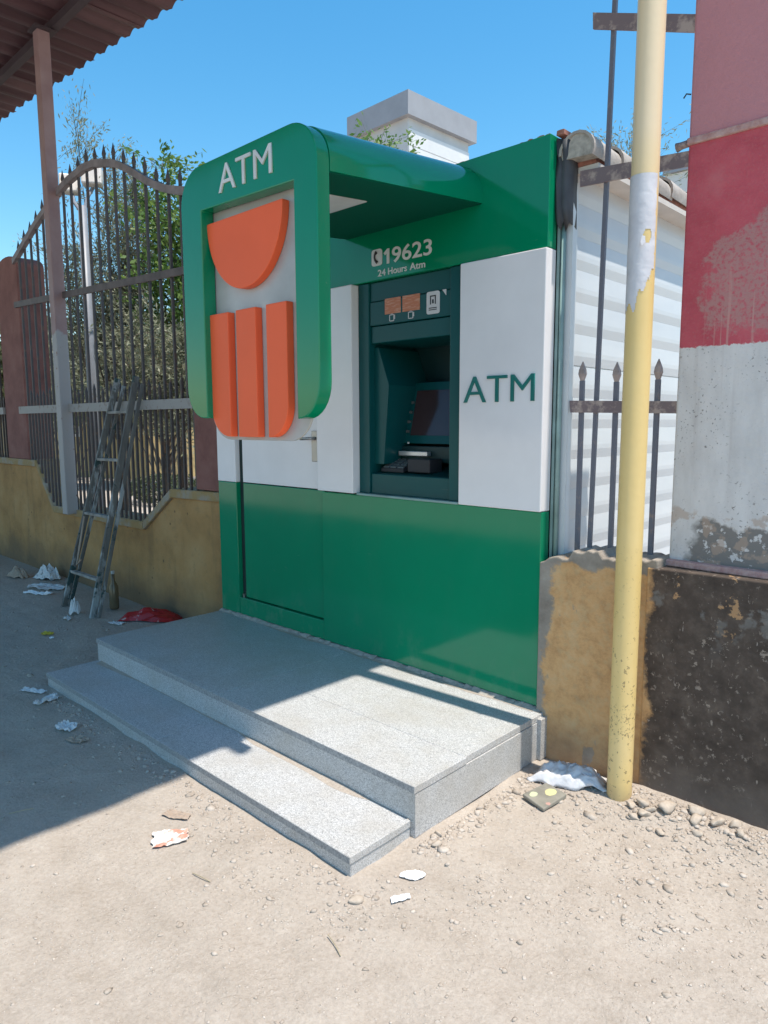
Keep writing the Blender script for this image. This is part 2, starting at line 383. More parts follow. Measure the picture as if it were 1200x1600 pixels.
M['towercap'] = plain('grey_render', (.33, .335, .355), .85, .06, 2)
M['towerpan'] = plain('white_panel_far', (.72, .715, .70), .8, .05, 2)
M['ochrehouse'] = plain('ochre_house', (.46, .34, .16), .9, .15, 1)
M['farwall'] = plain('far_red_wall', (.40, .16, .11), .9, .3, 1.5)
M['farwhite'] = plain('far_white', (.66, .64, .60), .9, .1, 1)
M['lampgrey'] = plain('lamp_grey', (.24, .26, .30), .45, .1)
M['lampwhite'] = plain('lamp_housing', (.82, .76, .70), .5, .1)
M['bag'] = (lambda g: (g.col((.86, .86, .88)), g.bump(g.noise(60, 5), .5, .006), g.m)[2])(G('clear_plastic_bag', .22))
_b = M['bag'].node_tree.nodes['Principled BSDF']; _b.inputs['Transmission Weight'].default_value = .25
M['redpack'] = (lambda g: (g.col(g.mix(g.step(g.noise(9, 4, .6), .60, .63), (.42, .022, .022), (.52, .44, .42))), g.m)[1])(G('red_packet', .35))
M['whitetrash'] = (lambda g: (g.col(g.mix(g.step(g.noise(16, 5), .58, .66), (.66, .66, .66), (.36, .36, .35))), g.m)[1])(G('scrap_paper', .7))
M['whiteclean'] = plain('white_scrap', (.82, .83, .85), .6, .05)
M['wrap'] = (lambda g: (g.col(g.mix(g.step(g.noise(22, 4, .6, st=(1, .5, 1)), .52, .56), (.70, .65, .60), (.62, .28, .20))), g.m)[1])(G('biscuit_wrapper', .5))
M['card'] = plain('cardboard', (.40, .31, .24), .9, .15, 10)
def tile_scrap_mat():
    g = G('painted_tile_scrap', .7)
    c = g.ramp(g.noise(20, 5), [(.3, (.20, .19, .16)), (.7, (.32, .30, .25))])
    for (x, y, r, col) in ((.222, -.378, .017, (.55, .60, .38)), (.268, -.318, .024, (.66, .62, .30)), (.305, -.40, .009, (.5, .3, .25))):
        dx = g.math('SUBTRACT', g.xyz(0), x); dy = g.mul(g.math('SUBTRACT', g.xyz(1), y), .8)
        d = g.add(g.math('SQRT', g.add(g.mul(dx, dx), g.mul(dy, dy))), g.mul(g.math('SUBTRACT', g.noise(45, 3), .5), .012))
        c = g.mix(g.step(d, r, r*.88), c, col)
    g.col(c); return g.m
M['dirtytile'] = tile_scrap_mat()
M['amber'] = plain('amber_bottle', (.16, .12, .07), .2)
M['bottlecap'] = plain('pale_cap', (.5, .5, .48), .5)
M['yellow'] = plain('yellow_scrap', (.55, .42, .03), .5)
M['drygrass'] = plain('dry_twig', (.42, .35, .24), .9)
M['glassfar'] = plain('far_window', (.05, .06, .07), .2)

# ------------------------------------------------------------------ ground (one sheet to the horizon)
def vnoise(x, y, sc, seed, octv=4):
    rs = np.random.RandomState(seed); P = rs.rand(256, 256)
    out = 0; amp = 1; tot = 0
    for o in range(octv):
        fx = x*sc; fy = y*sc; ix = np.floor(fx).astype(int); iy = np.floor(fy).astype(int)
        tx = fx-ix; ty = fy-iy; tx = tx*tx*(3-2*tx); ty = ty*ty*(3-2*ty)
        g = lambda a, b: P[a % 256, b % 256]
        out = out + amp*((g(ix,iy)*(1-tx)+g(ix+1,iy)*tx)*(1-ty)+(g(ix,iy+1)*(1-tx)+g(ix+1,iy+1)*tx)*ty)
        tot += amp; amp *= .5; sc *= 2.03
    return out/tot - .5
def gz(x, y):
    x = np.asarray(x, float); y = np.asarray(y, float)
    near = np.exp(-np.maximum(0, np.hypot(x, y+1)-6)/4)
    z = near*(.022*vnoise(x+50, y+50, .8, 1, 3) + .026*vnoise(x+50, y+50, 5.5, 2, 4))
    # rubble strip heaped along the right wall
    z = z + .055*np.exp(-((y+.10)/.16)**2)*(1/(1+np.exp(-(x-.35)/.08)))*(.7+.8*vnoise(x+9, y+9, 6, 7, 3))
    return z - .010
def axis(a, b, step, lo, hi, ratio=1.16):
    c = list(np.arange(a, b+1e-6, step)); s = step
    while c[-1] < hi: s *= ratio; c.append(c[-1]+s)
    s = step; l = []; q = a
    while q > lo: s *= ratio; q -= s; l.append(q)
    return np.array(l[::-1]+c)
gx = axis(-3.2, 2.3, .02, -700, 700); gy = axis(-2.6, .35, .02, -700, 700)
XX, YY = np.meshgrid(gx, gy); ZZ = gz(XX, YY)
nx, ny = len(gx), len(gy)
me = bpy.data.meshes.new('ground')
me.vertices.add(nx*ny); me.vertices.foreach_set('co', np.stack([XX, YY, ZZ], -1).ravel())
ii, jj = np.meshgrid(np.arange(nx-1), np.arange(ny-1)); a = (jj*nx+ii).ravel()
q = np.stack([a, a+1, a+1+nx, a+nx], -1)
me.loops.add(q.size); me.loops.foreach_set('vertex_index', q.ravel())
me.polygons.add(len(q)); me.polygons.foreach_set('loop_start', np.arange(len(q))*4)
me.polygons.foreach_set('use_smooth', [True]*len(q)); me.update(calc_edges=True); me.validate()
me.materials.append(M['ground'])
g_ = place('ground', me, (0, 0, 0)); g_['kind'] = 'structure'; g_['label'] = 'pale sandy ground strewn with pebbles'

# gravel: uncountable small stones
rng = np.random.RandomState(11)
def quick_mesh(name, verts, faces, mat, smooth=False):
    k = faces.shape[1]; me = bpy.data.meshes.new(name)
    me.vertices.add(len(verts)); me.vertices.foreach_set('co', np.asarray(verts, np.float32).ravel())
    me.loops.add(faces.size); me.loops.foreach_set('vertex_index', faces.ravel().astype(np.int32))
    me.polygons.add(len(faces)); me.polygons.foreach_set('loop_start', np.arange(len(faces))*k)
    if smooth: me.polygons.foreach_set('use_smooth', [True]*len(faces))
    me.update(calc_edges=True); me.materials.append(mat); return me
PH = (1+5**.5)/2
ICO = np.array([(-1,PH,0),(1,PH,0),(-1,-PH,0),(1,-PH,0),(0,-1,PH),(0,1,PH),(0,-1,-PH),(0,1,-PH),(PH,0,-1),(PH,0,1),(-PH,0,-1),(-PH,0,1)])/math.hypot(1, PH)
ICF = np.array([(0,11,5),(0,5,1),(0,1,7),(0,7,10),(0,10,11),(1,5,9),(5,11,4),(11,10,2),(10,7,6),(7,1,8),(3,9,4),(3,4,2),(3,2,6),(3,6,8),(3,8,9),(4,9,5),(2,4,11),(6,2,10),(8,6,7),(9,8,1)])
def on_ground(x, y):
    bad = (x > -2.68) & (x < .09) & (y > -1.29) | (y > -.03)
    return ~bad
PX = []; PY = []; PR = []
def scatter(n, fx, fy, fr):
    x = fx(n); y = fy(n); r = fr(n); k = on_ground(x, y); PX.append(x[k]); PY.append(y[k]); PR.append(r[k])
U = lambda a, b: (lambda n: rng.uniform(a, b, n))
LN = lambda m, s: (lambda n: np.clip(np.exp(rng.normal(math.log(m), s, n)), .0015, .026))
scatter(9500, U(-1.6, 2.2), U(-2.6, -.05), LN(.0024, .5))
scatter(1900, U(.0, 1.7), lambda n: -.05-np.abs(rng.normal(0, .24, n)), LN(.0040, .5))
scatter(800, U(.35, 1.7), lambda n: -.04-np.abs(rng.normal(0, .10, n)), LN(.0056, .5))
scatter(260, lambda n: .09+np.abs(rng.normal(0, .05, n)), U(-1.0, -.1), LN(.007, .45))
scatter(500, U(-2.6, .12), lambda n: -1.29-np.abs(rng.normal(0, .06, n)), LN(.005, .5))
scatter(900, U(-6, -1.5), U(-2.4, .0), LN(.005, .5))
for cx, cy, s, n in ((.16, -1.3, .09, 120), (.5, -1.0, .14, 180), (-.2, -1.5, .12, 110), (1.0, -.8, .2, 220), (.15, -1.45, .06, 60), (-.62, -1.42, .1, 70), (.7, -.55, .16, 200)):
    scatter(n, lambda m: rng.normal(cx, s, m), lambda m: rng.normal(cy, s*.7, m), LN(.0042, .5))
px = np.concatenate(PX); py = np.concatenate(PY); pr = np.concatenate(PR)
n = len(px); sc = pr[:, None, None]*np.stack([rng.uniform(.8, 1.5, n), rng.uniform(.7, 1.1, n), rng.uniform(.35, .7, n)], -1)[:, None, :]
V = ICO[None]*sc*(1+rng.uniform(-.42, .42, (n, 12, 1)))
t = rng.uniform(0, 6.28, n); ct, st = np.cos(t)[:, None], np.sin(t)[:, None]
V = np.stack([V[..., 0]*ct-V[..., 1]*st+px[:, None], V[..., 0]*st+V[..., 1]*ct+py[:, None], V[..., 2]+(gz(px, py)+pr*.06)[:, None]], -1)
Fc = (ICF[None]+np.arange(n)[:, None, None]*12).reshape(-1, 3)
gv = place('gravel', quick_mesh('gravel', V.reshape(-1, 3), Fc, M['pebble']), (0, 0, 0))
gv['kind'] = 'stuff'; gv['label'] = 'pebbles and grit scattered over the sandy ground'

# larger stones one can count
def rock(x, y, r, seed, sq=(1.3, 1, .75), lift=.35):
    rs = np.random.RandomState(seed); v = ICO.copy(); f = ICF
    # one subdivision
    vs = [tuple(q) for q in v]; cache = {}; nf = []
    def mid(a, b):
        k = (min(a, b), max(a, b))
        if k not in cache:
            m = (np.array(vs[a])+np.array(vs[b])); m /= np.linalg.norm(m); vs.append(tuple(m)); cache[k] = len(vs)-1
        return cache[k]
    for a, b, c in f:
        ab, bc, ca = mid(a, b), mid(b, c), mid(c, a); nf += [(a, ab, ca), (b, bc, ab), (c, ca, bc), (ab, bc, ca)]
    v = np.array(vs)
    for _ in range(11):
        d = rs.normal(size=3); d /= np.linalg.norm(d); h = rs.uniform(.40, .72); t = v@d; v = v-np.outer(np.maximum(t-h, 0), d)
    v *= 1+rs.uniform(-.12, .12, (len(v), 1)); v *= np.array(sq)*r
    an = rs.uniform(0, 6.28); c, s = math.cos(an), math.sin(an)
    v = np.stack([v[:, 0]*c-v[:, 1]*s, v[:, 0]*s+v[:, 1]*c, v[:, 2]], -1)
    z = float(gz(x, y))+r*lift
    o = place('stone', quick_mesh('stone', v, np.array(nf), M['stone']), (x, y, z))
    return o
rocks = [(.69, -.14, .044), (.79, -.08, .038), (.645, -.19, .024), (.80, -.13, .032), (.86, -.10, .030), (.60, -.17, .026), (.625, -.22, .030), (.92, -.07, .026),
         (.60, -.25, .022), (.72, -.28, .020), (.96, -.13, .022), (.565, -.19, .024), (.83, -.2, .02)]
for i, (x, y, r) in enumerate(rocks):
    o = rock(x, y, r, 40+i)
    if i == 0: tag(o, 'largest pale chunk of rubble at the foot of the painted pillar', 'stone', 'loose rubble stones')
    else: tag(o, 'small pale stone in the rubble between yellow pole and painted pillar', 'stone', 'loose rubble stones')
tag(rock(.125, -1.335, .024, 71), 'pinkish stone in front of the lower granite step corner', 'stone', 'loose rubble stones')
tag(rock(.14, -.92, .022, 72), 'rounded pale stone against the side of the lower step', 'stone', 'loose rubble stones')
tag(rock(.10, -.86, .019, 73), 'small flat stone at the inner corner between the two steps', 'stone', 'loose rubble stones')

# ------------------------------------------------------------------ granite steps
gr = M['granite']
us = thing('entrance_platform', (-1.3, -.47, 0), 'upper grey granite platform in front of the green kiosk', 'step')
B('base', M['mortar'], us, -2.635, .035, -.925, .0, 0, .178)
B('top_slab', gr, us, -2.65, -1.28, -.945, -.003, .18, .21, bevel=.002)
B('top_slab', gr, us, -1.278, .052, -.945, -.62, .18, .21, bevel=.002)
B('top_slab', gr, us, -1.278, .044, -.618, -.003, .18, .2095, bevel=.002)
B('nosing_edge', M['granite_cut'], us, -2.649, .0505, -.9468, -.9452, .182, .2085)
B('front_riser', gr, us, -2.645, -1.2, -.94, -.926, .0, .1785)
B('front_riser', gr, us, -1.198, .045, -.94, -.926, .0, .1785)
B('side_riser', gr, us, .036, .050, -.939, -.20, .0, .1775)
B('side_riser', gr, us, .036, .047, -.198, -.07, .0, .1775)
B('side_riser', gr, us, .036, .066, -.068, -.004, .0, .196)
B('side_riser', gr, us, -2.648, -2.636, -.939, -.003, .0, .1775)
ls = thing('lower_step', (-1.3, -1.1, 0), 'lower grey granite step nearest the camera', 'step')
B('base', M['mortar'], ls, -2.635, .018, -1.245, -.942, -.02, .036)
B('tread_slab', gr, ls, -2.65, -1.32, -1.262, -.9425, .038, .066, bevel=.002)
B('tread_slab', gr, ls, -1.318, .030, -1.262, -.9425, .038, .066, bevel=.002)
B('nosing_edge', M['granite_cut'], ls, -2.649, .029, -1.2638, -1.2622, .040, .0645)
B('front_riser', gr, ls, -2.645, .024, -1.257, -1.246, -.03, .0365)
B('side_riser', gr, ls, .019, .026, -1.256, -.943, -.03, .0365)

def drift(parent, x0, x1, yb, z, wmax, hmax, seed, n=70):
    xs_ = np.linspace(x0, x1, n+1); w = wmax*np.clip(.25+1.5*vnoise(xs_*1.0+20, xs_*0+seed, 2.2, seed, 4), .04, 1); h = hmax*np.clip(w/wmax+.25*vnoise(xs_+5, xs_*0+3, 15, seed+1, 2), .05, 1)
    vs = []; fs = []
    for x, a_, b_ in zip(xs_, w, h): vs += [(x, yb-a_, z), (x, yb-a_*.45, z+b_*.35), (x, yb, z+b_)]
    for i in range(n):
        for k in (0, 1): fs.append((i*3+k, (i+1)*3+k, (i+1)*3+k+1, i*3+k+1))
    return MB().add(vs, fs).build('sand_drift', M['ground'], parent, smooth=True)
drift(ls, -2.6, .02, -.9405, .0664, .085, .012, 31)
drift(us, -2.6, .0, -.020, .2104, .07, .008, 37)

# ------------------------------------------------------------------ ATM kiosk
K = thing('atm_kiosk', (-1.3, 1.5, .21), 'green and white cash machine kiosk with projecting hood and white siding', 'kiosk')
gn, wt = M['green'], M['white']
FW = -2.65
B('light_block_backing', M['dark'], K, -2.62, -1.19, .075, .12, .225, 2.78)  # unseen dark boxes added to stop light leaking between the facade panels
B('light_block_backing', M['dark'], K, -.50, -.02, .075, .12, .225, 2.78)
B('lower_panel', gn, K, -1.528, 0, 0, .07, .225, 1.158, bevel=.004)
B('lower_panel', gn, K, FW, -2.43, 0, .07, .225, 1.163, bevel=.004)
B('threshold_panel', gn, K, -2.428, -1.53, .003, .07, .225, .345, bevel=.003)
B('header_panel', gn, K, FW, 0, 0, .07, 2.338, 2.81, bevel=.004)
B('white_panel', wt, K, FW, -2.43, -.002, .07, 1.165, 2.336, bevel=.004)
B('white_panel', wt, K, -1.528, -1.218, -.035, .07, 1.168, 2.336, bevel=.005)
B('white_panel', wt, K, -.475, .001, -.012, .07, 1.16, 2.336, bevel=.005)
mb = MB(); random.seed(4)
xs = np.linspace(-2.66, .03, 55)
for i in range(54):
    h0, h1 = (.214+.011*random.random() for _ in range(2)); d = .018+.016*random.random()
    mb.add([(xs[i], -d, .2095), (xs[i+1], -d-.004*random.random(), .2095), (xs[i+1], .01, .2095), (xs[i], .01, .2095), (xs[i], -.004, h0+.006), (xs[i+1], -.004, h1+.006), (xs[i+1], .01, h1+.006), (xs[i], .01, h0+.006)],
           [(0,1,5,4),(4,5,6,7),(3,0,4,7),(1,2,6,5)])
mb.build('mortar_bead', M['mortar'], K)
# door
D = B('door', gn, K, -2.385, -1.532, .028, .068, .35, 1.160, bevel=.003)
D['label'] = 'green lower half of the kiosk door'
B('upper_leaf', wt, D, -2.385, -1.532, .027, .068, 1.166, 2.335, bevel=.003)
B('hinge_gap', M['gap'], D, -2.428, -2.387, .034, .069, .36, 2.334)
B('hinge_pin', M['steel'], D, -2.416, -2.398, .020, .034, .345, .368)
hd = B('handle_plate', M['steel'], D, -1.640, -1.588, .019, .0265, 1.335, 1.525, bevel=.003)
MB().tube([(-1.605, .018, 1.478), (-1.605, -.018, 1.478), (-1.615, -.026, 1.478), (-1.690, -.026, 1.475)], .0095, 8).build('lever', M['steel'], D, smooth=True)

# --- cash machine set into the wall
A = B('cash_machine', M['teal_dark'], K, -1.16, -.535, .40, .44, 1.2, 2.3)
t_ = M['teal']
B('frame_side', t_, A, -1.216, -1.132, .018, .40, 1.172, 2.336, bevel=.004)
B('frame_side', t_, A, -.555, -.477, .012, .40, 1.172, 2.336, bevel=.004)
B('header', t_, A, -1.131, -.556, .030, .40, 2.235, 2.336, bevel=.003)
B('sign_strip', M['teal'], A, -1.128, -.559, .024, .40, 2.105, 2.232, bevel=.003)
B('lintel', t_, A, -1.131, -.556, .034, .40, 2.01, 2.102, bevel=.004)
B('apron', t_, A, -1.131, -.556, .030, .40, 1.172, 1.285, bevel=.004)
B('sill', M['trimteal'], A, -1.214, -.480, -.012, .05, 1.158, 1.171, bevel=.003)
MB().add([(-1.131, .05, 1.286), (-.556, .05, 1.286), (-.556, .40, 1.335), (-1.131, .40, 1.335), (-1.131, .05, 1.276), (-.556, .05, 1.276), (-.556, .40, 1.276), (-1.131, .40, 1.276)],
         [(0,1,2,3),(4,7,6,5),(0,4,5,1),(1,5,6,2),(2,6,7,3),(3,7,4,0)]).build('shelf', t_, A)
MB().prism([(-1.131, 1.34), (-1.06, 1.34), (-1.02, 1.78), (-1.10, 1.99), (-1.131, 1.99)], .06, .398).build('side_cheek', t_, A)
def tilted(name, mat, x0, x1, z0, z1, y0, y1, th=.02):
    return MB().add([(x0,y0,z0),(x1,y0,z0),(x1,y1,z1),(x0,y1,z1),(x0,y0+th,z0),(x1,y0+th,z0),(x1,y1+th,z1),(x0,y1+th,z1)],
                    [(0,1,2,3),(5,4,7,6),(1,0,4,5),(2,1,5,6),(3,2,6,7),(0,3,7,4)]).build(name, mat, A)
tilted('screen_bezel', M['teal'], -1.05, -.60, 1.455, 1.80, .215, .30, .09)
tilted('screen', M['screen'], -1.005, -.645, 1.50, 1.755, .222, .285, .002)
B('cash_slot', M['silver'], A, -1.045, -.83, .165, .20, 1.385, 1.412, bevel=.004)
B('slot_housing', M['teal_dark'], A, -1.06, -.70, .205, .32, 1.35, 1.44, bevel=.004)
B('status_light', M['letter'], A, -1.006, -.996, .20, .2045, 1.452, 1.462)
kp = MB().add([(-1.10, .08, 1.296), (-.93, .08, 1.296), (-.93, .20, 1.325), (-1.10, .20, 1.325), (-1.10, .08, 1.315), (-.93, .08, 1.315), (-.93, .20, 1.365), (-1.10, .20, 1.365)],
      [(0,3,2,1),(4,5,6,7),(0,1,5,4),(1,2,6,5),(2,3,7,6),(3,0,4,7)]).build('keypad', M['ink'], A)
for i in range(4):
    for j in range(3):
        x = -1.092+j*.054; y = .088+i*.028; zk = 1.315+(y-.08)/.12*.05
        MB().add([(x, y, zk), (x+.044, y, zk), (x+.044, y+.02, zk+.0083), (x, y+.02, zk+.0083), (x+.003, y+.002, zk+.008), (x+.041, y+.002, zk+.008), (x+.041, y+.018, zk+.0155), (x+.003, y+.018, zk+.0155)],
                 [(4,5,6,7),(0,1,5,4),(1,2,6,5),(2,3,7,6),(3,0,4,7)]).build('key', M['keys'], A)
B('card_slot', M['silver'], A, -.665, -.60, .19, .214, 1.40, 1.425, bevel=.003)
for k in range(4): B('screen_button', M['keys'], A, -1.038, -1.016, .222+.0125*k, .236+.0125*k, 1.515+.055*k, 1.53+.055*k)
B('key_guard', M['ink'], A, -.90, -.74, .08, .19, 1.30, 1.375, bevel=.006)
B('sticker', M['stick_o'], A, -1.013, -.897, .0215, .0235, 2.156, 2.238)
B('sticker', M['stick_o'], A, -.884, -.763, .0215, .0235, 2.156, 2.238)
rr = lambda x0, x1, z0, z1, r: (arc(x1-r, z0+r, r, r, -90, 0, 4)+arc(x1-r, z1-r, r, r, 0, 90, 4)+arc(x0+r, z1-r, r, r, 90, 180, 4)+arc(x0+r, z0+r, r, r, 180, 270, 4))
sw = MB().prism(rr(-.716, -.630, 2.124, 2.236, .012), .021, .0236).build('card_sticker', M['stick_w'], A)
ib = MB()
for b in ((-.692, -.686, 2.172, 2.214), (-.660, -.654, 2.172, 2.214), (-.692, -.654, 2.210, 2.216), (-.678, -.668, 2.176, 2.196), (-.70, -.648, 2.152, 2.156), (-.70, -.648, 2.143, 2.147)): ib.box(b[0], b[1], .0195, .0208, b[2], b[3])
ib.build('sticker_print', M['ink'], A)
MB().prism([(-.612, 2.236), (-.588, 2.236), (-.588, 2.206)][::-1], .0205, .0236).build('corner_scrap', M['stick_w'], A)
for cx in (-.961, -.825):
    ic = MB()
    for b in ((-.019, -.015, -.018, .014), (.012, .016, -.018, .014), (-.0145, .0115, -.020, -.016), (-.0145, .0115, .012, .016), (-.008, .006, .018, .021), (.018, .022, -.010, .012)):
        ic.box(cx+b[0], cx+b[1], .0215, .0236, 2.136+b[2], 2.136+b[3])
    ic.build('pictogram', M['stick_w'], A)

# --- lettering
def text(name, s, x0, x1, z0, z1, y, depth, mat, parent, bold=0.0, cap=True):
    cu_ = bpy.data.curves.new('t', 'FONT'); cu_.body = s; cu_.extrude = .5; cu_.offset = bold; cu_.resolution_u = 6
    to = bpy.data.objects.new('t', cu_); COL.objects.link(to)
    dg = bpy.context.evaluated_depsgraph_get(); me = bpy.data.meshes.new_from_object(to.evaluated_get(dg))
    bpy.data.objects.remove(to)
    v = np.array([q.co[:] for q in me.vertices]); lo, hi = v.min(0), v.max(0)
    X = x0+(v[:, 0]-lo[0])/(hi[0]-lo[0])*(x1-x0); Z = z0+(v[:, 1]-lo[1])/(hi[1]-lo[1])*(z1-z0); Y = y+depth-(v[:, 2]-lo[2])/(hi[2]-lo[2])*depth
    org = Vector(((x0+x1)/2, y, z0))
    for q, a_, b_, c_ in zip(me.vertices, X, Y, Z): q.co = (a_-org.x, b_-org.y, c_-org.z)
    me.name = name; me.materials.clear(); me.materials.append(mat); me.update()
    return place(name, me, org, parent)
text('number_lettering', '9623', -.938, -.664, 2.412, 2.492, -.0025, .003, M['letter'], K, .012)
MB().prism([(-.976, 2.414), (-.957, 2.414), (-.957, 2.491), (-.972, 2.491), (-.998, 2.472), (-.989, 2.460), (-.976, 2.468)], -.0025, .0005).build('number_lettering', M['letter'], K)
for w_, xa, xb in (('24', -1.042, -.985), ('Hours', -.966, -.832), ('Atm', -.812, -.708)): text('hours_lettering', w_, xa, xb, 2.356, 2.391, -.0025, .003, M['letter'], K, .010)
text('side_lettering', 'ATM', -.442, -.043, 1.668, 1.792, -.020, .0085, M['tealletter'], K, -.006)
ps = MB().prism(rr(-1.088, -1.010, 2.414, 2.500, .016), -.003, .001).build('phone_sign', M['letter'], K)
hs = [(-1.060+.010*math.cos(t), 0, 0) for t in (0,)]
pts = [(-1.049, -.0045, 2.485), (-1.062, -.0045, 2.472), (-1.064, -.0045, 2.457), (-1.058, -.0045, 2.442), (-1.043, -.0045, 2.430)]
MB().tube(pts, [.009, .0055, .005, .0055, .009], 8).build('handset', M['ink'], ps, smooth=True)

# --- hood
HX0, HX1, HZ, HC, RR = -1.30, -.358, 2.695, 2.50, .155
tilt = lambda y: .095*(y+1.03)/1.03
top = arc(HX1-RR, HZ-RR, RR, RR, 0, 90, 12)+arc(HX0+RR, HZ-RR, RR, RR, 90, 180, 12)
HD = MB().prism([(HX0, HC), (HX1, HC)]+top, -.963, .002, tilt).build('hood', gn, K, smooth=True, ang=50)
ro = .13
fas = [(-.492, 1.588), (HX1-ro, 1.588)]+arc(HX1-ro, 1.588+ro*1.1, ro, ro*1.1, -90, 0, 8)[1:]+arc(HX1-RR, HZ-RR, RR, RR, 0, 90, 12)+arc(HX0+RR, HZ-RR, RR, RR, 90, 180, 12)
fas += arc(HX0+ro, 1.595+ro*1.1, ro, ro*1.1, 180, 270, 8)+[(-1.137, 1.595), (-1.137, 2.505), (-.492, 2.487)]
MB().prism(fas, -1.03, -.965).build('fascia', gn, HD, smooth=True, bevel=.005, ang=40)
MB().prism([(HX0+.02, HC-.004), (HX1-.006, HC-.004), (HX1-.006, HC-.0005), (HX0+.02, HC-.0005)], -.96, -.002, tilt).build('added_ceiling', M['ceil'], HD)  # thin cover added under the hood to kill its reflection of the ground
MB().prism([(-1.09, HC-.008), (-.60, HC-.008), (-.60, HC-.0045), (-1.09, HC-.0045)], -.95, -.525, tilt).build('ceiling_light', M['letter'], HD)
pb = .15
pan = [(-1.205, 2.53)]+arc(-1.205+pb, 1.497+pb, pb, pb, 180, 270, 10)+arc(-.475-pb, 1.497+pb, pb, pb, 270, 360, 10)+[(-.475, 2.53)]
MB().prism(pan, -.962, -.95).build('sign_panel', M['acryl'], HD, bevel=.002)
om = M['orange']; LF, LB = -1.0, -.963
hdz = arc(-.87, 2.452, .270, .308, 180, 360, 32)
MB().prism(hdz, LF, LB).build('logo_half_disc', om, HD, bevel=.003)
for k, (a0, a1) in enumerate(((-1.148, -.998), (-.938, -.796), (-.723, -.588))):
    zt_, zb_ = 2.058, 1.512; r_ = .135
    if k == 0: p = [(a1, zb_), (a1, zt_), (a0, zt_)]+arc(a0+r_, zb_+r_, r_, r_, 180, 270, 10)
    elif k == 2: p = [(a0, zb_)]+arc(a1-r_+.01, zb_+r_, r_-.01, r_, 270, 360, 10)+[(a1, zt_), (a0, zt_)]
    else: p = [(a0, zb_), (a1, zb_), (a1, zt_), (a0, zt_)]
    MB().prism(p, LF, LB).build('logo_bar', om, HD, bevel=.003)
text('hood_lettering', 'ATM', -.985, -.618, 2.545, 2.655, -1.036, .008, M['letter'], HD, -.004)
for z in (2.345, 1.72): MB().tube([(-1.172, -.975, z), (-1.172, -.958, z)], .009, 8).build('bolt', M['ink'], HD)

# --- cabin behind: side wall with lap siding, roof edge
SW = B('side_wall', M['siding'], K, .0, .048, .16, 3.4, .0, 2.64)
z = .12
while z < 2.60:
    h = .142
    MB().add([(.049, .14, z), (.0545, .14, z+.0003), (.0545, 3.4, z+.0003), (.049, 3.4, z), (.049, .14, z+h), (.0545, .14, z+h), (.0545, 3.4, z+h), (.049, 3.4, z+h),
              (.0605, .14, z+h*.30), (.0605, 3.4, z+h*.30), (.0605, .14, z+h*.45), (.0605, 3.4, z+h*.45)],
             [(0,3,2,1),(4,5,6,7),(0,1,8,10,5,4),(1,2,9,8),(8,9,11,10),(10,11,6,5),(2,3,7,6,11,9),(3,0,4,7)]).build('siding_board', M['siding'], SW)
    z += h+(.005 if abs(z-1.685) < .071 else .0002)
B('corner_post', M['siding'], K, .035, .066, .095, .138, .0, 2.62)
B('corner_trim', M['trimteal'], K, .003, .016, .072, .11, .0, 2.48)
MB().tube([(.030, .082, .6), (.030, .082, 2.45)], .011, 10).build('drain_pipe', M['trimteal'], K, smooth=True)
B('left_wall', M['siding'], K, -2.62, -2.56, .16, 3.4, 0, 2.64)
B('rear_wall', M['siding'], K, -2.56, .0, 3.34, 3.4, 0, 2.64)
B('soffit', M['soffit'], K, .05, .165, .12, 3.45, 2.655, 2.68)
RF = B('roof', M['brokentile'], K, -2.66, .15, .12, 3.45, 2.682, 2.745)
for i in range(12):
    y0 = .045+i*.28; zz = 2.728+.010*(i % 2); mb = MB()
    ring = lambda y, r, dz: [(.098+r*1.05*math.cos(R(a_)), y, zz+dz+r*math.sin(R(a_))) for a_ in range(-25, 206, 21)]
    ra, rb, rc, rd = ring(y0, .080, 0), ring(y0+.31, .070, -.006), ring(y0, .068, 0), ring(y0+.31, .058, -.006); n = len(ra)
    vs = ra+rb+rc+rd; fs = []
    for k in range(n-1):
        fs += [(k+1, k, n+k, n+k+1), (2*n+k, 2*n+k+1, 3*n+k+1, 3*n+k), (k, k+1, 2*n+k+1, 2*n+k), (n+k+1, n+k, 3*n+k, 3*n+k+1)]
    fs += [(0, 2*n, 3*n, n), (n-1, 2*n-1, 4*n-1, 3*n-1)]
    mb.add(vs, fs).build('roof_tile', M['rooftile'], RF, smooth=True, ang=45)
MB().prism([(.098+.074*math.cos(R(a_)), 2.728+.071*math.sin(R(a_))) for a_ in range(-25, 206, 15)], .052, .12).build('tile_plug', M['mortar'], RF)
random.seed(8)
for i in range(26):
    x = -1.25+i*.05+random.uniform(-.015, .015); L_ = random.uniform(.02, .055); h = random.uniform(.004, .015) if i < 22 else random.uniform(.012, .026)
    p = [(x, 2.805), (x+L_, 2.805), (x+L_*random.uniform(.8, 1), 2.81+h*.9), (x+L_*.5, 2.81+h*random.uniform(.8, 1.15)), (x+L_*random.uniform(0, .2), 2.81+h*random.uniform(.4, .9))]
    MB().prism(p, .03, .03+random.uniform(.03, .07)).build('tile_shard', M['brokentile'] if i > 20 or i % 3 else M['dark'], RF)
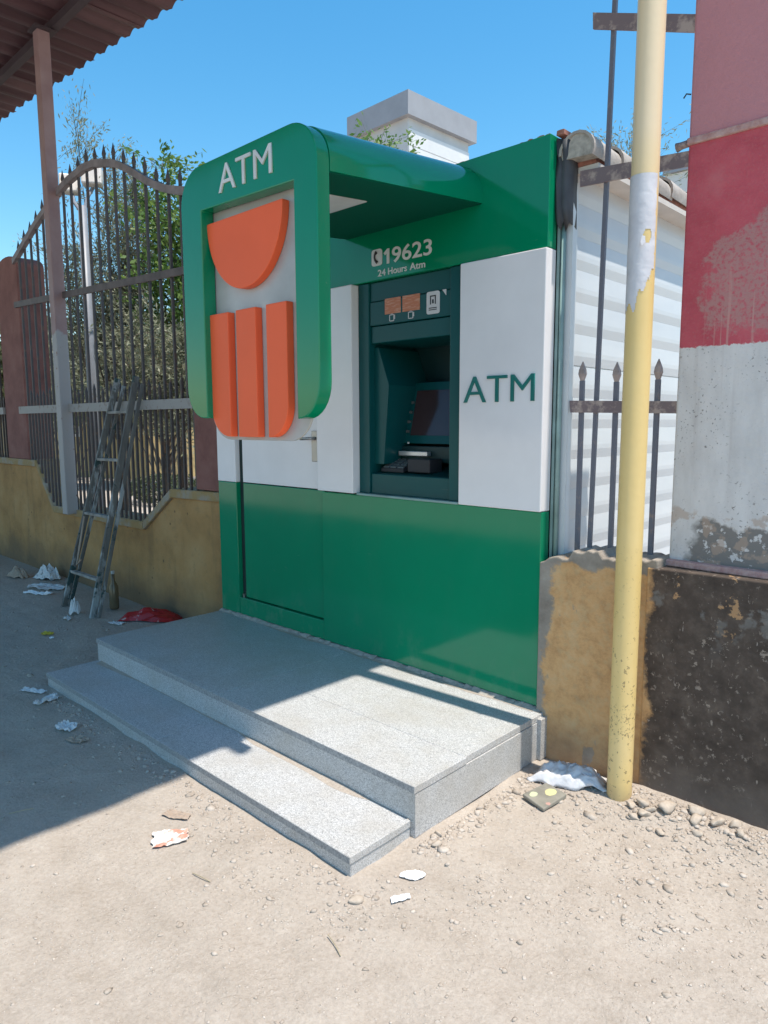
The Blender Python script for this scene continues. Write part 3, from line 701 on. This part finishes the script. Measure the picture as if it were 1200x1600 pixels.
# rubber membrane folded down over the corner
mb = MB(); cols = [(.003, .070), (.014, .062), (.026, .070), (.038, .064), (.050, .072), (.060, .085), (.064, .13)]
rows = [2.80, 2.74, 2.68, 2.60, 2.52, 2.45]; random.seed(5); vs = []
for j, zr in enumerate(rows):
    for i, (x, y) in enumerate(cols):
        vs.append((x+random.uniform(-.004, .004), y-.012+random.uniform(-.008, .008)-(.012 if j == 0 else 0), zr+(random.uniform(-.035, .02) if j == len(rows)-1 else 0)-i*.004))
n = len(cols)
mb.add(vs, [(j*n+i+1, j*n+i, (j+1)*n+i, (j+1)*n+i+1)[::-1] for j in range(len(rows)-1) for i in range(n-1)])
mm = mb.build('membrane_flap', M['membrane'], K, smooth=True); sm = mm.modifiers.new('s', 'SOLIDIFY'); sm.thickness = .005

# ------------------------------------------------------------------ boundary wall, left of the kiosk
WL = thing('boundary_wall', (-6, .15, 0), 'ochre plastered wall with stepped top left of the kiosk', 'wall')
prof = [(-14, 1.12), (-6.17, 1.12), (-5.77, .665), (-3.88, .675), (-3.40, .985), (-2.664, 1.0)]
MB().prism([(-14, -.05), (-2.664, -.05)]+prof[::-1], .07, .31).build('wall_body', M['ochre'], WL)
for (a_, b_) in zip(prof[:-1], prof[1:]):
    dx, dz_ = b_[0]-a_[0], b_[1]-a_[1]
    MB().prism([(a_[0], a_[1]+.001), (b_[0], b_[1]+.001), (b_[0], b_[1]+.072), (a_[0], a_[1]+.072)], .035 if abs(dz_) < .1 else .037, .335 if abs(dz_) < .1 else .333).build('coping', M['coping'], WL, bevel=.008)
def left_pillar(x0, x1, ztop, label):
    t0 = thing('wall_pillar', ((x0+x1)/2, .19, 1.05), label, 'pillar', 'red-brown fence pillars')
    w = x1-x0
    zb0 = 1.192 if x0 < -5 else 1.074
    poly = [(x0, zb0), (x1, zb0)]+[(x1-.0, ztop-.12)]+arc((x0+x1)/2, ztop-.12, w/2, .12, 10, 170, 10)+[(x0, ztop-.12)]
    MB().prism(poly, .045, .33).build('shaft', M['redbrown'], t0, bevel=.01)
    return t0
left_pillar(-6.98, -6.37, 3.36, 'red-brown round-topped pillar at the left edge of the iron fence')
left_pillar(-3.02, -2.668, 3.32, 'red-brown pillar squeezed between iron fence and green kiosk')

# iron fence, left
FN = thing('iron_fence', (-4.7, .05, .75), 'dark spear-topped iron fence with arched top rail on the ochre wall', 'fence')
arch = [(-6.42, 3.27), (-6.0, 3.44), (-5.72, 3.545), (-5.32, 3.672), (-5.02, 3.748), (-4.67, 3.785), (-4.42, 3.770), (-4.08, 3.687), (-3.87, 3.597), (-3.48, 3.392), (-3.27, 3.305), (-3.01, 3.235)]
ax_, az_ = [q[0] for q in arch], [q[1] for q in arch]
dense = [(x, np.interp(x, ax_, az_)) for x in np.linspace(-6.42, -3.01, 34)]
mb = MB()
ys = (.028, .072)
vs = []
for x, zz in dense:
    for (dy, dz_) in ((.022, -.03), (.066, -.03), (.066, .03), (.022, .03)): vs.append((x, dy, zz+dz_))
fs = [(3, 2, 1, 0), tuple(len(vs)-4+i for i in range(4))]
for i in range(len(dense)-1):
    for k in range(4): fs.append((i*4+k, i*4+(k+1) % 4, (i+1)*4+(k+1) % 4, (i+1)*4+k))
mb.add(vs, fs).build('arch_rail', M['archrail'], FN)
B('lower_rail', M['railwhite'], FN, -6.50, -2.98, .020, .046, 1.685, 1.762)
MB().prism([(-6.45, 2.80), (-3.01, 2.66), (-3.01, 2.715), (-6.45, 2.86)], .024, .044).build('middle_rail', M['railbrown'], FN)
def spear(x, z0, z1, y=.058, w=.0108, head=.10, hw=.019):
    m = MB(); m.tube([(x, y, z0), (x, y, z1-head)], w*1.25, 4, sq=True)
    m.tube([(x, y, z1-head), (x, y, z1-head*.78), (x, y, z1)], [w*1.2, hw, .0015], 4, sq=True)
    return m
wtop = lambda x: float(np.interp(x, [q[0] for q in prof], [q[1] for q in prof]))+.06
n = int((6.33-3.06)/.1685)+1
for i in range(n):
    x = -3.108-i*.1685
    zt_ = float(np.interp(x, ax_, az_))+.165-.02*((i*7) % 3)/2
    spear(x, wtop(x), zt_).build('bar', M['iron'], FN)
    x2 = x+.084
    spear(x2, wtop(x2), 1.90+.02*((i*5) % 3), head=.07, hw=.016).build('short_bar', M['iron'], FN)
FN2 = thing('iron_fence', (-8.2, .05, 1.2), 'bit of iron fence beyond the round-topped pillar at the left edge', 'fence')
B('lower_rail', M['railwhite'], FN2, -9.6, -6.98, .020, .046, 1.685, 1.762)
B('middle_rail', M['railbrown'], FN2, -9.6, -6.98, .024, .044, 2.80, 2.855)
for i in range(15): spear(-7.12-i*.1685, 1.18, 3.55).build('bar', M['iron'], FN2)
for i in range(15): spear(-7.04-i*.1685, 1.18, 1.90).build('short_bar', M['iron'], FN2)

# ------------------------------------------------------------------ right wall, pillar and fence remnant
WR = thing('boundary_wall', (.3, .1, 0), 'patched ochre and cement wall between kiosk and painted pillar', 'wall')
random.seed(3)
tp = [(x, .955+.055*(x-.02)/.55+random.uniform(-.009, .009)+(.028 if .17 < x < .30 else 0)-(.02 if x < .05 else 0)) for x in np.linspace(.006, .556, 24)]
MB().prism([(.006, -.06), (.556, -.06)]+tp[::-1], -.016, .20).build('wall_body', M['patched'], WR, bevel=.006)
PR = thing('painted_pillar', (.9, .15, 0), 'tall pillar painted crimson over white with a peeling black base', 'pillar')
MB().prism([(.553, -.06), (1.75, -.06), (1.75, 4.6), (.553, 4.6)], .098, .162).build('shaft', M['pillar'], PR, bevel=.010)
MB().prism([(.58, 0), (1.70, 0), (1.70, 2.85)]+arc(.76, 2.87, .18, .16, 90, 180, 8)+[(.58, 2.6)], .163, .36).build('shade_block', M['redbrown'], PR)  # hidden block added behind the shaft to cast shade on the siding
MB().add([(.515, -.021, -.06), (1.75, .055, -.06), (1.75, .097, -.06), (.515, .097, -.06), (.515, -.021, .976), (1.75, .055, .976), (1.75, .097, .976), (.515, .097, .976)],
         [(0,3,2,1),(4,5,6,7),(0,1,5,4),(1,2,6,5),(2,3,7,6),(3,0,4,7)]).build('plinth', M['pillar'], PR, bevel=.005)
MB().add([(.548, .062, .977), (1.755, .045, .977), (1.755, .11, .977), (.548, .11, .977), (.548, .066, 1.003), (1.755, .050, 1.003), (1.755, .11, 1.003), (.548, .11, 1.003)],
         [(0,3,2,1),(4,5,6,7),(0,1,5,4),(1,2,6,5),(2,3,7,6),(3,0,4,7)]).build('base_ledge', M['pinkband'], PR, bevel=.005)
B('upper_band', M['pinkband'], PR, .549, 1.755, .087, .11, 2.640, 2.668, bevel=.006)
MB().tube([(.556, .11, 2.655), (.525, .105, 2.65), (.505, .105, 2.647)], [.014, .014, .018], 8).build('pipe_stub', M['ironpink'], PR, smooth=True)
MB().tube([(.554, .10, 2.83), (.538, .095, 2.835), (.530, .09, 2.82)], .003, 6).build('wire_hook', M['ink'], PR)
FR = thing('fence_remnant', (.30, .12, 1.0), 'remnant of grey iron fence with spear tips between kiosk and painted pillar', 'fence')
MB().prism([(.072, 1.615), (.556, 1.605), (.556, 1.655), (.066, 1.669)], .108, .116).build('lower_rail', M['ironpink'], FR)
MB().prism([(.088, 2.594), (.556, 2.568), (.556, 2.625), (.086, 2.66)], .106, .115).build('flat_rail', M['ironpink'], FR)
MB().prism([(.126, 3.221), (.556, 3.055), (.556, 3.12), (.123, 3.287)], .106, .115).build('flat_rail', M['ironpink'], FR)
for x, z1 in ((.118, 1.842), (.281, 1.830), (.464, 1.832)):
    m = MB().box(x-.010, x+.010, .118, .134, .93, z1-.085)
    bo = m.build('bar', M['ironblue'], FR)
    MB().tube([(x, .126, z1-.085), (x, .126, z1-.055), (x, .126, z1-.035), (x, .126, z1)], [.010, .020, .017, .002], 4).build('spear_tip', M['tip'], bo)
MB().beam((.178, .128, .93), (.224, .128, 4.2), .018, .016, (1, 0, 0)).build('tall_bar', M['ironblue'], FR)

# ------------------------------------------------------------------ yellow pole with torn paper
YP = thing('roof_pole', (.485, -.135, 0), 'yellow steel pole with torn white paper standing before the wall', 'pole')
MB().tube([(.485, -.135, -.03), (.488, -.135, 2.5), (.490, -.135, 5.19)], .0505, 28).build('shaft', M['pole'], YP, smooth=True, ang=60)
mb = MB(); vs = []; idx = {}; NA, NZ = 46, 60; rp = .0517
keep = {}
for j in range(NZ+1):
    for i in range(NA+1):
        an = R(190+i*(180/NA)); z0 = 2.485-j*(.50/NZ)
        w = mnoise.noise(Vector((i*.15, j*.2, 3.1)))
        idx[(i, j)] = len(vs); rr_ = rp+.0012*max(0, w)
        vs.append((.4875+rr_*math.cos(an), -.135+rr_*math.sin(an), z0))
fs = []
for j in range(NZ):
    for i in range(NA):
        an = 190+i*(180/NA); f = j/NZ
        nn = mnoise.noise(Vector((i*.22, j*.22, 9.0)))*.10
        lim = .97 if an < 262 else .97-(an-262)/95*.34        # lower right torn away
        hole = ((an-312)/17)**2+((f-.44)/.05)**2 < 1+nn*6
        edge = an > 352+nn*50
        if f > lim+nn or hole or edge: continue
        fs.append((idx[(i, j+1)], idx[(i+1, j+1)], idx[(i+1, j)], idx[(i, j)]))
mb.add(vs, fs); pw = mb.build('paper_wrap', M['paper'], YP, smooth=True)
MB().add([(.508, -.1845, 2.262), (.520, -.184, 2.258), (.524, -.190, 2.236), (.514, -.196, 2.222), (.506, -.192, 2.238)], [(0, 1, 2), (0, 2, 4), (4, 2, 3)]).build('paper_curl', M['paper'], YP)

# ------------------------------------------------------------------ corrugated canopy
CN = thing('corrugated_canopy', (-4, -1.5, 5.1), 'dark red corrugated sheet canopy overhanging the left side', 'canopy')
pit = .23
yedge = lambda x: .757+(x+4.07)*.064
XR = .72
nsheet = 17; wsh = .92
random.seed(6)
for sidx in range(nsheet):
    x1 = XR-sidx*(wsh-.012); x0 = x1-wsh; ye = .0; jit = random.uniform(-.025, .02); vs = []; npt = 4*10
    ysl = [-5.2, -3.0, -1.5, -.5, 99]
    for yk in ysl:
        for k in range(npt+1):
            x = x0+wsh*k/npt; ph = (k % 10)/10
            zz = .036*(math.sin(math.pi*min(1, ph/.72)) if ph < .72 else -.16*math.sin(math.pi*(ph-.72)/.28))
            y = yedge(x)+jit-.02*ph if yk == 99 else yk
            vs.append((x, y, 5.20+zz+.004*(sidx % 2)+.0*y))
    m = npt+1
    fs = [(j*m+k, j*m+k+1, (j+1)*m+k+1, (j+1)*m+k) for j in range(len(ysl)-1) for k in range(npt)]
    o = MB().add(vs, fs).build('roof_sheet', M['sheet'], CN); sm = o.modifiers.new('s', 'SOLIDIFY'); sm.thickness = .003; sm.offset = 1
for y in (-4.2, -2.6, -.95, .09):
    B('purlin', M['purlin'], CN, -14.5, XR+(.09 if y == -.95 else -.02), y-.035, y+.035, 5.115, 5.188)
PO = thing('canopy_post', (-5.26, .10, .72), 'two-tone painted steel post standing on the ochre wall under the canopy', 'post')
MB().tube([(-5.25, .0, .70), (-5.272, .0, 5.10)], .078, 4, sq=True).build('shaft', M['postpaint'], PO, bevel=.008)
B('cap_plate', M['purlin'], PO, -5.35, -5.17, -.09, .10, 5.085, 5.103)

# ------------------------------------------------------------------ ladder leaning on the wall
LD = thing('ladder', (-4.2, -.3, 0), 'slim paint-spattered grey ladder leaning against the ochre wall', 'ladder')
bl, br, tl, tr = Vector((-4.47, -.42, -.01)), Vector((-3.91, -.42, -.01)), Vector((-4.09, -.015, 1.95)), Vector((-3.765, -.015, 1.955))
side = (br-bl).normalized()
for b_, t_2 in ((bl, tl), (br, tr)):
    MB().beam(b_, t_2, .024, .052, side).build('rail', M['wood'], LD, bevel=.005)
for b_, t_2, s_ in ((bl, tl, .052), (br, tr, .052)):
    MB().beam(b_+Vector((s_*.72, .035, 0)), t_2+Vector((s_*.6, .035, -.06)), .016, .03, side).build('rail_strip', M['wood'], LD, bevel=.003)
for f in (.16, .42, .655, .855):
    p0, p1 = bl.lerp(tl, f), br.lerp(tr, f)
    MB().beam(p0-side*.01, p1+side*.01, .022, .045, Vector((0, 0, 1))).build('rung', M['rung'], LD, bevel=.003)
rp_ = [bl.lerp(tl, .42)+Vector((.07, -.05, -.02)), bl.lerp(tl, .36)+Vector((.11, -.06, -.03)), bl.lerp(tl, .28)+Vector((.13, -.05, 0)), bl.lerp(tl, .20)+Vector((.16, -.05, .0)), bl.lerp(tl, .22)+Vector((.22, -.05, .02))]
MB().tube(rp_, .008, 6).build('rope', M['card'], LD, smooth=True)

# ------------------------------------------------------------------ litter
def crumple(name, mat, cx, cy, L_, W_, ang, amp, seed, label, cat, shape=None, z=.004, n=12, thick=.0015, group=None, lump=0):
    rs = np.random.RandomState(seed); vs = []; fs = []; c, s = math.cos(R(ang)), math.sin(R(ang))
    ok = {}
    for j in range(n+1):
        for i in range(n+1):
            u, v = i/n*2-1, j/n*2-1
            if shape == 'round':
                r0 = max(abs(u), abs(v)); l_ = math.hypot(u, v) or 1; k = r0/l_; u, v = u*k, v*k
                w = 1+.25*mnoise.noise(Vector((math.atan2(v, u)*1.3, seed, 0))); u, v = u*w, v*w
            elif shape == 'torn':
                u = u*(1+.22*mnoise.noise(Vector((v*2, seed, 1)))); v = v*(1+.25*mnoise.noise(Vector((u*2, seed, 5)))-.25*(u > 0)*u)
            p = Vector((u*2.1, v*2.1, seed*1.7))
            h = amp*(abs(mnoise.noise(p))+.6*abs(mnoise.noise(p*2.3))+.3*mnoise.noise(p*5))
            if lump: h *= min(1, .12+1.6*max(0, 1-abs(i/n*2-1)**3)*max(0, 1-abs(j/n*2-1)**3))
            h += lump*max(0, 1-u*u)*max(0, 1-v*v)
            x, y = u*L_/2, v*W_/2; X, Y = cx+x*c-y*s, cy+x*s+y*c
            vs.append((X, Y, float(gz(X, Y))*(1 if z < .1 else 0)+z+h))
    for j in range(n):
        for i in range(n):
            a_ = j*(n+1)+i; fs.append((a_, a_+1, a_+n+2, a_+n+1))
    o = MB().add(vs, fs).build(name, mat, smooth=False)
    if thick: m = o.modifiers.new('s', 'SOLIDIFY'); m.thickness = thick; m.offset = 1
    return tag(o, label, cat, group)
bg_ = crumple('plastic_bag', M['bag'], .265, -.150,   .31, .16, 14, .045, 3, 'crumpled clear plastic bag on the ground beside the yellow pole', 'bag', 'torn', .002, 26, .0008, lump=.058)
bg_.data.polygons.foreach_set('use_smooth', [True]*len(bg_.data.polygons))
mb = MB().add([(.185, -.405, .0), (.310, -.445, .0), (.325, -.285, .0), (.215, -.262, .002), (.185, -.405, .016), (.310, -.445, .014), (.325, -.285, .020), (.215, -.262, .022)],
     [(0,3,2,1),(4,5,6,7),(0,1,5,4),(1,2,6,5),(2,3,7,6),(3,0,4,7)])
tag(mb.build('tile_scrap', M['dirtytile'], bevel=.004), 'dirty square tile scrap with green spots before the plastic bag', 'scrap')
crumple('red_packet', M['redpack'], -3.52, -.10, .50, .21, 38, .05, 5, 'crumpled red packet lying by the back corner of the granite platform', 'packet', None, .006, 10, .002, lump=.055)
crumple('white_scrap', M['whitetrash'], -3.60, -.36, .13, .06, 20, .02, 6, 'white scrap lying beside the red packet', 'scrap', 'torn')
crumple('white_scrap', M['whiteclean'], .185, -1.105, .088, .055, 40, .008, 7, 'clean white paper scrap in front of the granite step corner', 'scrap', 'round')
crumple('white_scrap', M['whiteclean'], .235, -1.225, .065, .028, 52, .010, 8, 'small torn white scrap nearer the camera than the clean one', 'scrap', 'torn')
crumple('biscuit_wrapper', M['wrap'], -.64, -1.575, .13, .10, 60, .012, 9, 'pale wrapper with red print on the sunlit sand left of the step', 'wrapper', 'torn')
crumple('cardboard_scrap', M['card'], -.76, -1.475, .11, .05, 25, .010, 10, 'brown cardboard scrap just behind the printed wrapper', 'scrap', 'torn')
crumple('paper_scrap', M['whitetrash'], -2.60, -1.36, .16, .045, 30, .018, 12, 'long pale paper scrap left of the lower step corner', 'scrap', 'torn')
crumple('paper_scrap', M['whitetrash'], -2.39, -1.365, .15, .06, -70, .035, 13, 'twisted pale paper scrap beside the lower step, in shade', 'scrap', 'torn')
crumple('paper_scrap', M['whitetrash'], -1.93, -1.44, .13, .09, 15, .035, 14, 'bunched pale paper in shade, standing up from the ground', 'scrap', 'round')
crumple('paper_scrap', M['card'], -1.76, -1.455, .12, .07, 30, .012, 15, 'flat greyish scrap just in front of the bunched paper', 'scrap', 'round')
crumple('paper_sheet', M['whitetrash'], -5.30, -.25, .42, .20, 25, .03, 16, 'large pale paper sheet left of the ladder by the wall', 'paper', 'round')
crumple('paper_sheet', M['whiteclean'], -5.10, -.40, .30, .07, 25, .03, 17, 'thin white paper strip in front of the large sheet', 'paper', 'torn')
crumple('paper_sheet', M['whitetrash'], -5.72, -.08, .30, .15, 10, .09, 18, 'crumpled pale packaging at the wall foot left of the ladder', 'packaging', 'torn', lump=.08)
crumple('cardboard_scrap', M['card'], -6.05, -.25, .25, .14, 15, .06, 19, 'brown cardboard lump at the wall foot near the left edge', 'scrap', 'torn', lump=.06)
crumple('yellow_scrap', M['yellow'], -3.75, -.84, .11, .07, 20, .015, 20, 'small yellow scrap in the shade before the ladder', 'scrap', 'round')
crumple('white_scrap', M['whiteclean'], -3.62, -.86, .05, .03, 0, .008, 21, 'tiny white scrap right beside the yellow one', 'scrap', 'round', n=6)
crumple('plastic_scrap', M['whitetrash'], -4.15, -.46, .10, .09, 0, .07, 22, 'crumpled plastic cup between the feet of the ladder', 'plastic', 'round', lump=.09)
crumple('plastic_scrap', M['whitetrash'], -4.02, -.58, .09, .05, 0, .03, 23, 'white plastic bit just in front of the ladder feet', 'plastic', 'round')
BT = thing('bottle', (-4.04, -.17, 0), 'amber bottle standing at the wall foot right of the ladder', 'bottle')
MB().tube([(-4.04, -.17, 0), (-4.04, -.17, .02), (-4.04, -.17, .19), (-4.04, -.17, .24), (-4.04, -.17, .31)], [.036, .04, .04, .016, .014], 14).build('glass', M['amber'], BT, smooth=True)
MB().tube([(-4.04, -.17, .305), (-4.04, -.17, .33)], .016, 10).build('cap', M['bottlecap'], BT)
random.seed(12)
for i, (x, y, L_, a_) in enumerate(((-.35, -1.62, .09, 10), (.23, -1.52, .10, -20), (-1.25, -1.9, .09, 70))):
    c, s = math.cos(R(a_))*L_/2, math.sin(R(a_))*L_/2; zz = float(gz(x, y))+.006
    tag(MB().tube([(x-c, y-s, zz), (x+.006, y, zz+.004), (x+c, y+s, zz)], .0018, 5).build('dry_twig', M['drygrass']), 'thin dry twig lying on the sandy ground', 'twig', 'dry twigs')

# ------------------------------------------------------------------ trees and shrubs
def leaves(cent, size, seed, aspect=.35, droop=0.0, dirs=None):
    rs = np.random.RandomState(seed); n = len(cent)
    d = rs.normal(size=(n, 3)) if dirs is None else dirs+rs.normal(scale=.55, size=(n, 3))
    d[:, 2] -= droop; d /= np.linalg.norm(d, axis=1)[:, None]
    w = np.cross(d, rs.normal(size=(n, 3))); w /= np.linalg.norm(w, axis=1)[:, None]
    L_ = size*rs.uniform(.65, 1.35, n)[:, None]
    P = np.stack([cent-d*L_*.5, cent+w*L_*aspect*.5, cent+d*L_*.5, cent-w*L_*aspect*.5], 1).reshape(-1, 3)
    return P, np.arange(n*4).reshape(-1, 4)
def tree(name, label, base, height, spread, limbs, twigs, per, leaf, mat, seed, crown0=.3, up=.6, aspect=.35, cat='tree', group=None, trunk_r=.09, lean=(0, 0), twl=.32):
    rs = np.random.RandomState(seed); base = Vector(base)
    T = thing(name, base, label, cat, group)
    mb = MB(); cents = []; dirs = []
    top = base+Vector((lean[0], lean[1], height*.62))
    fork = base+Vector((lean[0]*.4, lean[1]*.4, height*crown0))
    mb.tube([base+Vector((0, 0, -.05)), base.lerp(fork, .5)+Vector((.03, -.02, 0)), fork], [trunk_r*1.25, trunk_r, trunk_r*.85], 9)
    for i in range(limbs):
        az = 2*math.pi*(i+rs.uniform(-.3, .3))/limbs*1.0 + (i//5)*.7; rad = spread*rs.uniform(.25, 1); hz = height*rs.uniform(crown0+.25, 1.0)
        if rad > spread*.7: hz = min(hz, height*.86)
        end = base+Vector((lean[0]+rad*math.cos(az), lean[1]+rad*math.sin(az), hz))
        mid = fork.lerp(end, .45)+Vector((rad*.25*math.cos(az), rad*.25*math.sin(az), -.06*height))
        st = base.lerp(fork, rs.uniform(.7, 1))
        mb.tube([st, st.lerp(mid, .5), mid, mid.lerp(end, .55), end], [trunk_r*.45, trunk_r*.3, trunk_r*.2, trunk_r*.1, .003], 5)
        for k in range(twigs):
            f = rs.uniform(.18, 1); p = mid.lerp(end, (f-.3)/.7) if f > .3 else st.lerp(mid, f/.3)
            d = Vector((rs.normal(), rs.normal(), rs.normal()*.6+up)).normalized(); L_ = height*.30*twl/.32*rs.uniform(.35, 1)*(1.1-.5*f)
            q = p+d*L_; qm = p.lerp(q, .5)+Vector((0, 0, .03))
            mb.tube([p, qm, q], [.0045, .003, .0015], 3, cap=False)
            m = int(per*rs.uniform(.6, 1.3))
            for _ in range(m):
                g = rs.uniform(.1, 1); c = p.lerp(q, g)+Vector(rs.normal(scale=.07*L_+.015, size=3)); cents.append(c); dirs.append(d)
    mb.build('trunk', M['bark'], T, smooth=True)
    P, F = leaves(np.array([tuple(c) for c in cents]), leaf, seed+1, aspect, .1, np.array([tuple(d) for d in dirs]))
    P -= np.array(base); place('crown', quick_mesh('crown', P, F, mat), base, T)
    return T
tree('olive_tree', 'tall silvery olive tree rising behind the arched fence', (-7.8, 1.80, 0), 5.55, .62, 14, 34, 62, .062, M['olive'], 3, .30, .95, .25, trunk_r=.06, twl=.25)
tree('olive_tree', 'lower silvery olive tree filling the fence beside the hood', (-6.15, 1.55, 0), 3.0, .62, 9, 26, 60, .062, M['olive'], 8, .45, .5, .28, trunk_r=.04)
tree('citrus_tree', 'bright green leafy tree just left of the kiosk hood', (-6.75, 2.15, 0), 4.9, .40, 9, 18, 40, .085, M['citrus'], 14, .5, .4, .45, trunk_r=.04, twl=.24)
tree('citrus_tree', 'bright green leafy tree showing above the kiosk hood', (-5.85, 4.66, 0), 5.85, .80, 15, 22, 44, .08, M['citrus'], 21, .5, .3, .45, trunk_r=.06, twl=.2)
tree('slender_tree', 'slender thin-leaved tree tip showing beside the yellow pole', (-4.12, 9.1, 0), 6.75, .26, 9, 18, 46, .085, M['olive'], 31, .5, .95, .22, trunk_r=.04)
def shrub(name, label, c, rx, ry, rz, n, leaf, mat, seed, cat='shrub', group=None, zc=None):
    rs = np.random.RandomState(seed); T = thing(name, (c[0], c[1], 0), label, cat, group)
    d = rs.normal(size=(n, 3)); d /= np.linalg.norm(d, axis=1)[:, None]; r = rs.uniform(.55, 1.0, n)**.6
    lob = np.array([1+.28*mnoise.noise(Vector(tuple(q*2.2))+Vector((seed, 0, 0))) for q in d])
    P0 = d*(r*lob)[:, None]*np.array([rx, ry, rz])+np.array([c[0], c[1], rz*.95 if zc is None else zc]); P0 = P0[P0[:, 2] > .03]
    P, F = leaves(P0, leaf, seed+1, .5); P -= np.array([c[0], c[1], 0])
    mb = MB()
    for k in range(6):
        a_ = k*1.05; mb.tube([(c[0]+.05*math.cos(a_), c[1]+.05*math.sin(a_), 0), (c[0]+rx*.3*math.cos(a_), c[1]+ry*.3*math.sin(a_), rz*.7), (c[0]+rx*.6*math.cos(a_), c[1]+ry*.6*math.sin(a_), rz*1.4)], [.02, .014, .006], 5)
    mb.build('stem', M['bark'], T); place('foliage', quick_mesh('foliage', P, F, mat), (c[0], c[1], 0), T)
shrub('shrub', 'dense grey-green shrub behind the middle of the iron fence', (-14.3, 6.0), 1.7, 1.3, 1.35, 11000, .12, M['olive'], 41, zc=2.75)
shrub('shrub', 'dark green shrub behind the fence near the ladder top', (-15.7, 4.3), 1.5, 1.2, 1.2, 8000, .12, M['olive'], 43, zc=2.6)
shrub('hedge', 'low dark clipped hedge seen through the lower fence bars', (-11.2, 4.35), .95, .8, .30, 5200, .055, M['hedge'], 45, 'hedge')
tree('far_tree', 'leafy tree far behind the round-topped pillar', (-14.5, 2.2, 0), 4.6, 1.7, 12, 18, 18, .16, M['farleaf'], 51, .3, .4, .45, group='far trees')
tree('far_tree', 'leafy tree far behind the olive trees', (-15.5, 6.8, 0), 5.0, 2.0, 12, 18, 18, .16, M['farleaf'], 57, .3, .4, .45, group='far trees')
tree('far_tree', 'leafy tree far off left of the lamp post', (-19, 5.0, 0), 4.6, 2.0, 12, 16, 16, .2, M['farleaf'], 59, .3, .4, .45, group='far trees')

# ------------------------------------------------------------------ floodlight mast
LM = thing('floodlight_mast', (-7.12, 1.12, 0), 'grey mast with two pale floodlights among the olive branches', 'lamp')
MB().tube([(-7.12, 1.12, 0), (-7.12, 1.12, 4.2)], [.07, .05], 12).build('mast', M['lampgrey'], LM, smooth=True)
MB().tube([(-7.12, 1.12, 4.1), (-7.16, 1.22, 4.35), (-7.24, 1.32, 4.48)], .022, 8).build('arm', M['lampgrey'], LM)
MB().tube([(-7.12, 1.12, 4.1), (-7.30, 1.10, 4.28), (-7.44, 1.14, 4.42)], .022, 8).build('arm', M['lampgrey'], LM)
def flood(c, ax):
    c = Vector(c); a_ = Vector(ax).normalized()
    MB().beam(c-a_*.07, c+a_*.07, .22, .24, Vector((0, 0, 1))).build('floodlight', M['lampwhite'], LM, bevel=.02)
flood((-7.20, 1.30, 4.60), (.8, -.6, .12)); flood((-7.44, 1.12, 4.52), (.85, -.4, .12))

# ------------------------------------------------------------------ far buildings
def rbox(name, mat, parent, c, ang, x0, x1, y0, y1, z0, z1):
    m = MB().box(x0, x1, y0, y1, z0, z1); k, s = math.cos(R(ang)), math.sin(R(ang))
    m.v = [(c[0]+x*k-y*s, c[1]+x*s+y*k, z) for x, y, z in m.v]
    return m.build(name, mat, parent)
TC = (-16.15, 17.2); ta = -2
TW = thing('stair_tower', (TC[0], TC[1], 0), 'pale rendered stair tower with overhanging grey cap behind the kiosk', 'building')
rbox('wall', M['tower'], TW, TC, ta, -3.05, -.22, .22, 3.7, 0, 12.62)
rbox('cap', M['towercap'], TW, TC, ta, -3.3, 0, 0, 3.95, 12.60, 13.42)
rbox('facade_panel', M['towerpan'], TW, TC, ta, -.219, -.17, .235, 3.69, 11.66, 12.22)
rbox('facade_panel', M['towerpan'], TW, TC, ta, -.219, -.17, .235, 3.69, 11.06, 11.635)
rbox('facade_panel', M['towerpan'], TW, TC, ta, -.219, -.17, .235, 3.69, 8.2, 9.6)
rbox('lower_block', M['tower'], TW, TC, ta, -9, -.36, 4.21, 12, 0, 9.5)
for yy in (5.2, 7.2, 9.2):
    w_ = rbox('window', M['towerpan'], TW, TC, ta, -.359, -.33, yy, yy+1.1, 6.0, 7.4); rbox('pane', M['glassfar'], w_, TC, ta, -.329, -.32, yy+.08, yy+1.02, 6.08, 7.32)
WB = thing('white_house', (-6.6, 18.5, 0), 'white house peeking between shed roof and painted pillar', 'building')
rbox('wall', M['farwhite'], WB, (-7.0, 18.0), 0, 0, 5, 0, 5, 0, 8.55)
rbox('parapet', M['towercap'], WB, (-7.0, 18.0), 0, -.08, 5.08, -.08, 5.08, 8.56, 8.72)
OH = thing('ochre_house', (-21, 8, 0), 'ochre house glimpsed through the foliage behind the fence', 'building')
rbox('wall', M['ochrehouse'], OH, (-21, 7.5), 12, -4, 4, -1.5, 3, 0, 3.9)
rbox('roof', M['farwall'], OH, (-21, 7.5), 12, -4.3, 4.3, -1.8, 3.3, 3.91, 4.1)
for xx in (-2.6, .2, 2.4):
    w_ = rbox('window', M['farwhite'], OH, (-21, 7.5), 12, xx, xx+1, -1.55, -1.502, 1.2, 2.6); rbox('pane', M['glassfar'], w_, (-21, 7.5), 12, xx+.08, xx+.92, -1.57, -1.551, 1.28, 2.52)
FWL = thing('far_wall', (-26, 12, 0), 'low red and white wall far behind the fence', 'wall')
rbox('red_course', M['farwall'], FWL, (-27, 12), 44, -16, 16, -.1, .1, 0, .9)
rbox('white_course', M['farwhite'], FWL, (-27, 12), 44, -16, 16, -.11, .11, .901, 1.3)
